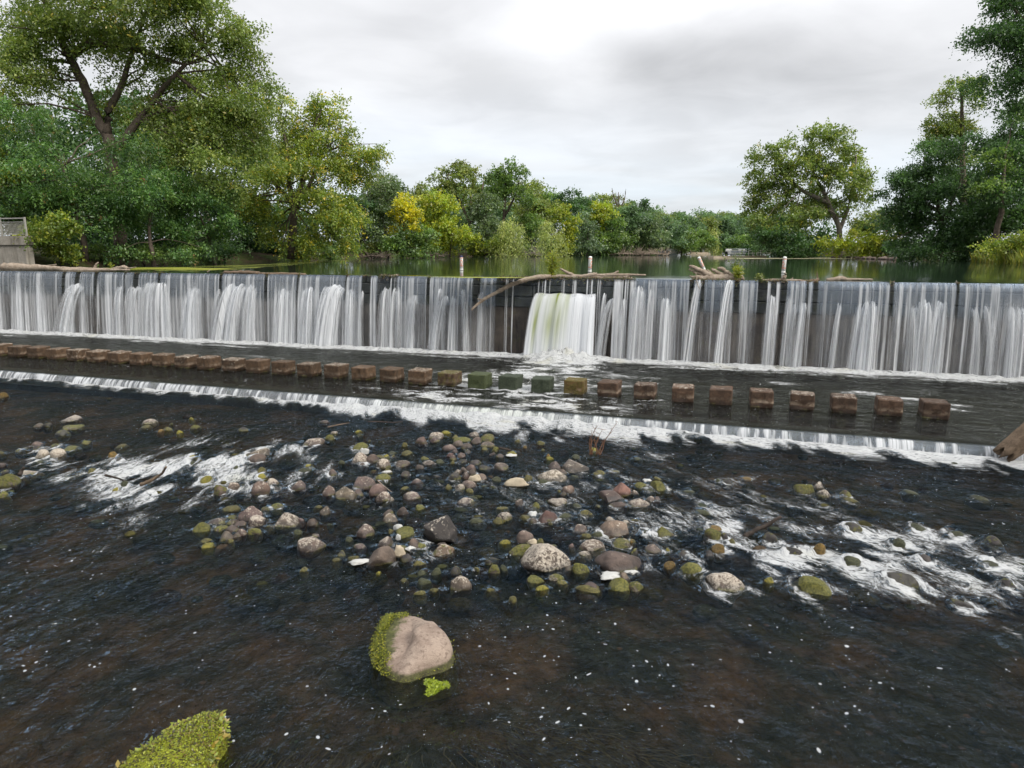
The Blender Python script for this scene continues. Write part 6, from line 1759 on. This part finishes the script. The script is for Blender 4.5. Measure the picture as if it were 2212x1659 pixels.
# ------------------------------------------------------------------ things in the lower river
def build_big_log():
    a, b = onz(2172, 992, .05), onz(2244, 934, .9)
    e = empty('broken_log', (a.x, a.y, 0), 'thick broken log with a ragged hollow end resting on the weir', 'log')
    rng = random.Random(3)
    d = (Vector(b) - Vector(a)).normalized()
    pts = [Vector((0, 0, .22)) + d * t * 1.0 for t in np.linspace(-.1, 4.6, 22)]
    sides = 22; V, F = [], []
    for ring, (shrink) in enumerate((1.0, .72)):
        for i, p in enumerate(pts):
            t = d; s = t.cross(Vector((0, 0, 1))).normalized(); u = s.cross(t)
            for k in range(sides):
                an = 2 * math.pi * k / sides
                rr = (.27 + .008 * i) * shrink * (1 + .12 * math.sin(3 * an + 1) + .08 * (rng.random() - .5))
                off = (.16 * math.sin(5 * an + 2) + .14 * rng.random()) if i == 0 else 0
                V.append(p + (s * math.cos(an) + u * math.sin(an)) * rr + t * off)
    n = len(pts); N = n * sides
    for i in range(n - 1):
        for k in range(sides):
            q = (i * sides + k, i * sides + (k + 1) % sides, (i + 1) * sides + (k + 1) % sides, (i + 1) * sides + k)
            F.append(q); F.append(tuple(N + x for x in q[::-1]))
    for k in range(sides): F.append((k, N + k, N + (k + 1) % sides, (k + 1) % sides))
    m = MB(); m.add(V, F); m.build('trunk', M['drift_brown'], e, True)
    m = MB(); log_mesh(m, [pts[8] + Vector((.2, -.1, -.1)), pts[8] + Vector((.45, -.35, -.3)), pts[8] + Vector((.5, -.5, -.6))], [.16, .12, .07], 8, 2); m.build('branch', M['drift_brown'], e, True)


build_big_log()


def stick(label, px, rad, mat='drift_brown', name='stick', z=.12, twigs=0):
    P = [onz(x, y, q[0] if q else z) for x, y, *q in px]
    e = empty(name, (P[0].x, P[0].y, 0), label, 'stick', 'sticks snagged in the river')
    L = local(e, P)
    m = MB(); log_mesh(m, L, [rad * (1 - .5 * i / (len(P) - 1)) for i in range(len(P))], 7, int(px[0][0])); m.build('stem', M[mat], e, True)
    return e


S_ = lambda ox, oy, sc: (lambda x, y, *z: ((ox + x / sc) * K, (oy + y / sc) * K, *z))
q = S_(0, 1600, 2.765)
stick('thin dark stick poking out over the left-hand rapids', [q(1165, 832, .45), q(1230, 845, .35), q(1320, 870, .2), q(1390, 905, .05)], .035, 'dark_wood')
stick('crooked mossy branch with an upright knob in the left-hand rapids', [q(1560, 935, .1), q(1640, 905, .2), q(1720, 860, .3), q(1800, 805, .45), q(1835, 740, .75)], .05)
stick('stub of wood wedged behind the shoal of cream-coloured stones', [q(215, 830, .12), q(240, 780, .2), q(262, 745, .3)], .06, 'dark_wood')
q = S_(2500, 1800, 2.765)
stick('grey sunken log end with water combing over it', [q(1320, 955, -.06), q(1420, 900, .0), q(1560, 830, .14), q(1730, 735, .34)], .06, 'dark_wood')
q = S_(1300, 1600, 2.765)
stick('dark twig lying across the head of the shoal', [q(470, 240, .08), q(620, 242, .1), q(760, 250, .08), q(860, 240, .08)], .03, 'dark_wood')
stick('thin brown twig near the upper left of the shoal', [q(30, 300, .06), q(140, 275, .1), q(270, 252, .1)], .025)
stick('brown stick beside the mossy stone of the upper cluster', [q(1930, 530, .12), q(1990, 540, .12), q(2055, 555, .06)], .035, 'dark_wood')
stick('fine reed stalk leaning on the pinkish boulder', [q(580, 890, .3), q(640, 940, .2), q(740, 1020, .08)], .012, 'drift')


def dead_plant():
    p = onz(2338 * K, 1818 * K, 0)
    e = empty('dead_weed', (p.x, p.y, 0), 'dry rust-brown weed stalks standing in the riffle below the weir', 'plant')
    rng = random.Random(9); m = MB()
    for k in range(9):
        a = Vector((rng.uniform(0, .5), 0, 0)); b = a + Vector((rng.uniform(-.2, .6), rng.uniform(-.1, .1), rng.uniform(.35, 1.0)))
        P = limb_pts(a, b, rng, 5, .08); m.tube(P, [.016, .014, .012, .01, .008, .005], 4, False)
        for _ in range(3):
            s = P[rng.randrange(2, 6)]; m.tube([s, s + Vector((rng.uniform(-.15, .15), rng.uniform(-.1, .1), rng.uniform(-.05, .18)))], [.007, .003], 4, False)
    m.build('stem', M['dry_stem'], e)


dead_plant()


# ------------------------------------------------------------------ foam lumps held between the stones
def foam_lump(label, ox, oy, sc, x, y, w, h, tall, mat='foam', seed=0):
    X, Y = (ox + x / sc) * K, (oy + y / sc) * K
    pb = onz(X, Y, 0); m = (pb.y * cp + HC * sp_) / FD
    ra = w / sc * K * m / 2; th = math.atan2(HC, math.hypot(pb.x, pb.y))
    rd = max(.06, (h / sc * K * m - tall * math.cos(th)) / math.sin(th) / 2)
    V, F = ICO3; r = np.random.default_rng(seed)
    o = r.random(3) * 20
    P = V * (1 + .9 * (fbm(V[:, 0] * 1.8 + o[0], V[:, 1] * 1.8 + o[1], V[:, 2] * 1.8 + o[2], seed=seed, oct=3) - .5))[:, None]
    if tall < .06:
        an = np.arctan2(V[:, 1], V[:, 0]); P = P * (1 + 1.3 * (fbm(np.cos(an) * 2.2 + o[0], np.sin(an) * 2.2 + o[1], seed=seed + 3, oct=3) - .5))[:, None]
    P = P * (1 + .15 * (fbm(V[:, 0] * 6, V[:, 1] * 6, V[:, 2] * 6, seed=3, oct=2) - .5))[:, None]
    P = P * np.array([ra, rd, tall])
    P[:, 2] = np.maximum(P[:, 2], -.03)
    ob = link('foam_lump', np_mesh('foam_lump', P, F, M[mat]), None, (pb.x, pb.y, .02)); ob.rotation_euler = (0, 0, math.atan2(-pb.x, pb.y))
    tag(ob, label, 'foam', 'stiff foam caught between the stones')


C_ = (1300, 1600, 2.765); D_ = (1900, 1600, 2.765); H_ = (1900, 2050, 2.765); G_ = (1200, 2000, 2.07375)
foam_lump('cream foam lump squeezed behind the pale striped pair of stones', *C_, 1655, 892, 130, 60, .14, 'foam_cream', 1)
foam_lump('largest cream foam lump lying alone on weed in mid-shoal', *D_, 455, 945, 250, 70, .16, 'foam_cream', 2)
foam_lump('patch of white foam on the bright mossy stone of the upper cluster', *C_, 2070, 618, 120, 40, .03, 'foam', 3)
foam_lump('flat white foam disc behind the grey mossy-browed boulder', *D_, 1905, 897, 100, 38, .03, 'foam', 4)
foam_lump('wide white foam sheet under the great three-cornered boulder', *H_, 1480, 712, 230, 95, .03, 'foam', 5)
foam_lump('white foam strip below the three-cornered boulder, nearer its tip', *H_, 1720, 672, 130, 35, .03, 'foam', 15)
foam_lump('flat white foam tail beside the eight-sided brown boulder', *G_, 500, 515, 170, 55, .03, 'foam', 6)
foam_lump('thick cream foam lump beside the eight-sided brown boulder', *G_, 828, 465, 90, 80, .2, 'foam_cream', 7)
foam_lump('rounded white foam ball behind the cracked tan stone', *G_, 815, 248, 75, 40, .12, 'foam', 8)
foam_lump('small white foam ball in front of the cracked tan stone', *G_, 815, 324, 48, 30, .09, 'foam', 9)
foam_lump('narrow white foam streak right of the cracked tan stone', *G_, 908, 408, 66, 36, .03, 'foam', 10)
foam_lump('cream foam ridge between the two pinkish boulders', *H_, 635, 345, 115, 36, .08, 'foam_cream', 11)
foam_lump('white foam sliver beside the small mossy stone in the left half of the shoal', *C_, 680, 806, 110, 26, .04, 'foam', 12)
foam_lump('white foam cap on the pale pitted stone', *C_, 440, 592, 95, 40, .16, 'foam', 13)
foam_lump('white foam strip behind the block-shaped reddish boulder', *D_, 640, 1270, 90, 60, .05, 'foam', 14)


# ------------------------------------------------------------------ foreground boulder with its weed
def leaf_scatter(name, P, N, L, cols, seed, parent=None, wid=.5, up=.6):
    r = np.random.default_rng(seed); n = len(P)
    ax = r.normal(size=(n, 3)); ax -= N * (ax * N).sum(1)[:, None] * .7; ax += N * .3; ax /= np.linalg.norm(ax, axis=1)[:, None]
    sd = np.cross(ax, N + r.normal(size=(n, 3)) * .3); sd /= np.linalg.norm(sd, axis=1)[:, None]
    l = L * r.uniform(.6, 1.4, (n, 1))
    V = np.stack([P, P + ax * l * .5 + sd * l * wid * .5, P + ax * l, P + ax * l * .5 - sd * l * wid * .5], 1).reshape(-1, 3)
    cols = np.array(cols); C = np.repeat(cols[r.integers(len(cols), size=n)] * r.uniform(.7, 1.25, (n, 1)), 4, 0)
    me = np_mesh(name, V, np.arange(len(V)).reshape(-1, 4), M['leaf'], False); cattr(me, 'col', C)
    return tag(link(name, me, parent), kind='stuff')


def build_boulder():
    g = S_(*G_)
    out = [(820, 975), (900, 968), (960, 985), (1045, 1040), (1130, 1090), (1190, 1140), (1235, 1190), (1268, 1250), (1275, 1310), (1245, 1370), (1170, 1410), (1050, 1445), (960, 1480), (880, 1500), (800, 1492), (720, 1455), (660, 1400), (625, 1330), (615, 1240), (640, 1140), (680, 1050), (720, 990)]
    P = [onz(*g(x, y), 0) for x, y in out]
    c = sum(P, Vector((0, 0, 0))) / len(P)
    e = empty('boulder', (c.x, c.y, 0), 'big bare flat-topped boulder alone in the foreground, fringed with yellow-green weed', 'rock')
    rel = np.array([(p.x - c.x, p.y - c.y) for p in P])
    # smooth closed outline
    nseg = 72; t = np.linspace(0, len(rel), nseg, endpoint=False); i0 = t.astype(int); f = t - i0
    def cr(i): return rel[i % len(rel)]
    O = []
    for i, u in zip(i0, f):
        p0, p1, p2, p3 = cr(i - 1), cr(i), cr(i + 1), cr(i + 2)
        O.append(.5 * ((2 * p1) + (p2 - p0) * u + (2 * p0 - 5 * p1 + 4 * p2 - p3) * u * u + (3 * p1 - p0 - 3 * p2 + p3) * u ** 3))
    O = np.array(O)
    rings = [(1.10, -.45), (1.05, -.2), (1.01, -.03), (.985, .06), (.95, .14), (.90, .2), (.82, .245), (.7, .275), (.55, .295), (.38, .31), (.2, .318), (.07, .32)]
    V = []
    for s, z in rings:
        for k, o in enumerate(O):
            side = np.clip((o[0] + .15) / .5, 0, 1)       # the weedy left flank dips under water
            zz = z if z < 0 else z * (.45 + .55 * side)
            x, y = o * s
            n = fbm(np.array([x * 3]), np.array([y * 3]), np.array([z * 2]), seed=4, oct=4)[0] - .5
            V.append((x + .02 * n, y + .02 * n, zz * .92 + .09 * n + (.015 if s < .9 else 0) - .02 * y))
    F = []
    for i in range(len(rings) - 1):
        for k in range(nseg): F.append((i * nseg + k, i * nseg + (k + 1) % nseg, (i + 1) * nseg + (k + 1) % nseg, (i + 1) * nseg + k))
    F.append(tuple((len(rings) - 1) * nseg + k for k in range(nseg)))
    m, tt, outn = material('boulder_stone')
    pos = tt.new('ShaderNodeTexCoord').outputs['Object']; sep = tt.new('ShaderNodeSeparateXYZ'); tt.l.new(pos, sep.inputs[0])
    n1 = tt.noise(pos, 2.2, 6, .65, .4); n2 = tt.noise(pos, 14, 5, .65); n3 = tt.noise(pos, 60, 3, .6)
    cc = tt.mix(tt.ramp(n1, .35, .65), (.19, .14, .11), (.30, .235, .185))
    cc = tt.mix(tt.ramp(n2, .5, .68, 0, .75), cc, (.12, .085, .065)); cc = tt.mix(tt.ramp(n3, .55, .72, 0, .6), cc, (.13, .1, .08)); cc = tt.mix(tt.ramp(n3, .42, .25, 0, .6), cc, (.46, .38, .31))
    edge = tt.math('ADD', tt.math('MULTIPLY', sep.outputs[0], -1.0), tt.math('MULTIPLY', tt.math('SUBTRACT', tt.noise(pos, 5, 6, .7), .5), .55))
    weed = tt.ramp(edge, .20, .34)
    low = tt.ramp(tt.math('ADD', sep.outputs[2], tt.math('MULTIPLY', tt.math('SUBTRACT', n2, .5), .06)), .10, .05)
    weed = tt.math('MAXIMUM', weed, tt.math('MULTIPLY', low, .9))
    cc = tt.mix(weed, cc, tt.mix(tt.ramp(n2, .3, .7), (.03, .032, .012), (.085, .09, .025)))
    tt.l.new(pbsdf(tt, cc, .85, bump(tt, tt.math('ADD', n1, tt.math('ADD', n2, tt.math('MULTIPLY', n3, .5))), .7, .03), .3), outn.inputs[0])
    mb = MB(); mb.add(V, F); mb.build('stone', m, e, True)
    r = np.random.default_rng(6)
    n = 5200
    k = r.integers(nseg, size=n * 3); s = r.uniform(.72, 1.08, n * 3)
    Q = O[k] * s[:, None] + r.normal(size=(n * 3, 2)) * .015
    th = fbm(Q[:, 0] * 5, Q[:, 1] * 5, seed=61) * .45
    keep = (-Q[:, 0] + th > .70) | ((-Q[:, 0] + th > .47) & (r.random(n * 3) < .35)) | ((s > .99) & (r.random(n * 3) < .05))
    Q, s = Q[keep][:n], s[keep][:n]
    side = np.clip((Q[:, 0] + .15) / .5, 0, 1)
    z = np.interp(s, [.72, .82, .9, .95, 1.01, 1.1], [.27, .245, .2, .14, 0, -.02]) * (.45 + .55 * side) * .92 + .02 + r.random(len(s)) * .03
    z = np.maximum(z, .015)
    leaf_scatter('weed_fringe', np.column_stack([Q, z]), np.tile([-.3, 0, .95], (len(Q), 1)), .028, [(.25, .26, .015), (.17, .2, .015), (.35, .33, .02), (.09, .12, .015)], 7, e)


build_boulder()
build_crest_weed()


def build_weed_mats():
    # small floating tuft by the boulder
    p = onz(940, 1487, 0); r = np.random.default_rng(4)
    e = empty('weed_tuft', (p.x, p.y, 0), 'small bright yellow-green weed tuft floating in front of the bare boulder', 'water weed')
    n = 1300; an = r.uniform(0, 6.28, n); rad = np.sqrt(r.random(n)) * (1 + .4 * np.sin(3 * an + 1))
    P = np.column_stack([np.cos(an) * rad * .15, np.sin(an) * rad * .15, .015 + .03 * r.random(n)])
    leaf_scatter('foliage', P, np.tile([0, 0, 1.0], (n, 1)), .03, [(.36, .42, .02), (.28, .36, .02), (.2, .26, .015)], 5, e)
    # the big weed-covered hump at the lower left
    out = [(250, 1668), (300, 1640), (345, 1608), (380, 1582), (415, 1566), (450, 1553), (478, 1547), (489, 1575), (489, 1600), (470, 1625), (462, 1668), (440, 1720), (330, 1760), (240, 1730)]
    P = [onz(x, y, .1) for x, y in out]; c = sum(P, Vector((0, 0, 0))) / len(P)
    e = empty('weed_mound', (c.x, c.y, 0), 'large bright green weed-covered mound at the lower edge of the foreground', 'water weed')
    rel = np.array([(q.x - c.x, q.y - c.y) for q in P]); nn = len(rel)
    ts = np.linspace(0, nn, 60, endpoint=False); O = np.array([rel[int(t) % nn] * (1 - t % 1) + rel[(int(t) + 1) % nn] * (t % 1) for t in ts])
    V, F = [], []
    rings = [(1.0, -.35), (1.0, .0), (.97, .10), (.9, .19), (.7, .27), (.4, .30), (.1, .31)]
    for s, z in rings:
        for o in O:
            x, y = o * s
            V.append((x, y, z + .05 * (fbm(np.array([x * 5]), np.array([y * 5]), seed=9)[0] - .5)))
    for i in range(len(rings) - 1):
        for k in range(60): F.append((i * 60 + k, i * 60 + (k + 1) % 60, (i + 1) * 60 + (k + 1) % 60, (i + 1) * 60 + k))
    F.append(tuple((len(rings) - 1) * 60 + k for k in range(60)))
    m, tt, outn = material('weed_bed')
    pos = tt.new('ShaderNodeTexCoord').outputs['Object']; n1 = tt.noise(pos, 9, 5, .7); n2 = tt.noise(pos, 40, 4, .7)
    cc = tt.mix(tt.ramp(n1, .4, .6), (.035, .03, .012), (.2, .22, .02)); cc = tt.mix(tt.ramp(n2, .45, .65), cc, (.34, .37, .03))
    tt.l.new(pbsdf(tt, cc, .9, bump(tt, tt.math('ADD', n1, n2), 1, .04), .2), outn.inputs[0])
    mb = MB(); mb.add(V, F); mb.build('mound', m, e, True)
    r = np.random.default_rng(11); n = 5200
    k = r.integers(60, size=n); s = np.sqrt(r.random(n)) * 1.03
    Q = O[k] * s[:, None] + r.normal(size=(n, 2)) * .02
    z = np.interp(s, [.1, .4, .7, .9, .97, 1.03], [.31, .3, .27, .19, .1, .03]) + .02 * r.random(n)
    hi = np.array([(.26, .31, .02), (.34, .37, .03), (.17, .2, .02), (.06, .055, .02), (.2, .15, .03)])
    leaf_scatter('foliage', np.column_stack([Q, z]), np.tile([0, 0, 1.0], (n, 1)), .032, hi, 12, e)
    kk = r.integers(60, size=240); Q = O[kk] * r.uniform(.8, 1.04, 240)[:, None]
    leaf_scatter('broad_leaves', np.column_stack([Q, np.interp(np.linalg.norm(Q, axis=1), [0, .2, .6], [.3, .27, .14])]), np.tile([.2, -.2, .95], (240, 1)), .075, [(.3, .33, .03), (.22, .27, .03), (.3, .22, .03)], 13, e)
    # drowned streamers of weed
    r = np.random.default_rng(21); V, F, C = [], [], []; nv = 0
    for cx, cy, sx, sy, n in ((760, 1650, 90, 18, 130), (1190, 1615, 70, 22, 150), (1100, 1600, 50, 18, 80), (1310, 1645, 80, 20, 100), (560, 1650, 50, 16, 50)):
        for _ in range(n):
            p = onz(r.normal(cx, sx), r.normal(cy, sy), -.12); an = -1.15 + r.normal() * .3 + (.4 if cx > 900 else -.3); L = r.uniform(.3, .9); w = .006
            d = np.array([math.cos(an), math.sin(an)])
            pts = [np.array([p.x, p.y, -.10 - .05 * r.random()]) + np.array([d[0] * L * t + .05 * math.sin(5 * t + an * 3), d[1] * L * t, .03 * math.sin(3 * t)]) for t in np.linspace(0, 1, 6)]
            for q in pts: V += [q + np.array([-d[1], d[0], 0]) * w, q - np.array([-d[1], d[0], 0]) * w]
            F += [(nv + 2 * i, nv + 2 * i + 1, nv + 2 * i + 3, nv + 2 * i + 2) for i in range(5)]; nv += 12
            C += [np.array([(.07, .062, .014), (.05, .05, .012), (.09, .075, .016)][r.integers(3)])] * 12
    me = np_mesh('water_weed', np.array(V), np.array(F), M['leaf'], False); cattr(me, 'col', np.array(C))
    tag(link('water_weed', me), kind='stuff')


build_weed_mats()


def build_bank_grass():
    r = np.random.default_rng(31); V, F, C = [], [], []
    n = 9000
    x = r.uniform(2080, 2330, n); base = onz(2190, 572, ZL)
    P = []
    for i in range(n):
        D = r.uniform(62, 82); p = ony(x[i], 570, D); P.append((p.x, D))
    P = np.array(P); z = land_z(P[:, 0], P[:, 1]); ok = z > 4.5
    P, z = P[ok], z[ok]; n = len(P)
    h = r.uniform(.5, 1.3, n); lean = r.normal(size=(n, 2)) * .35
    b = np.column_stack([P, z - .1]); t = b + np.column_stack([lean * h[:, None], h]); s = np.column_stack([r.normal(size=(n, 2)) * .05, np.zeros(n)])
    mid = b * .5 + t * .5 + np.column_stack([-lean * .1, np.zeros(n)])
    V = np.stack([b - s, b + s, mid + s * .8, t, mid - s * .8], 1).reshape(-1, 3); F = np.arange(len(V)).reshape(-1, 5)
    cols = np.array([p[0] for p in PAL['grass']]); C = np.repeat(1.2 * cols[r.integers(3, size=n)] * r.uniform(.8, 1.2, (n, 1)), 5, 0)
    me = np_mesh('grass', V, F, M['leaf'], False); cattr(me, 'col', C)
    tag(link('grass', me), kind='stuff')


build_bank_grass()
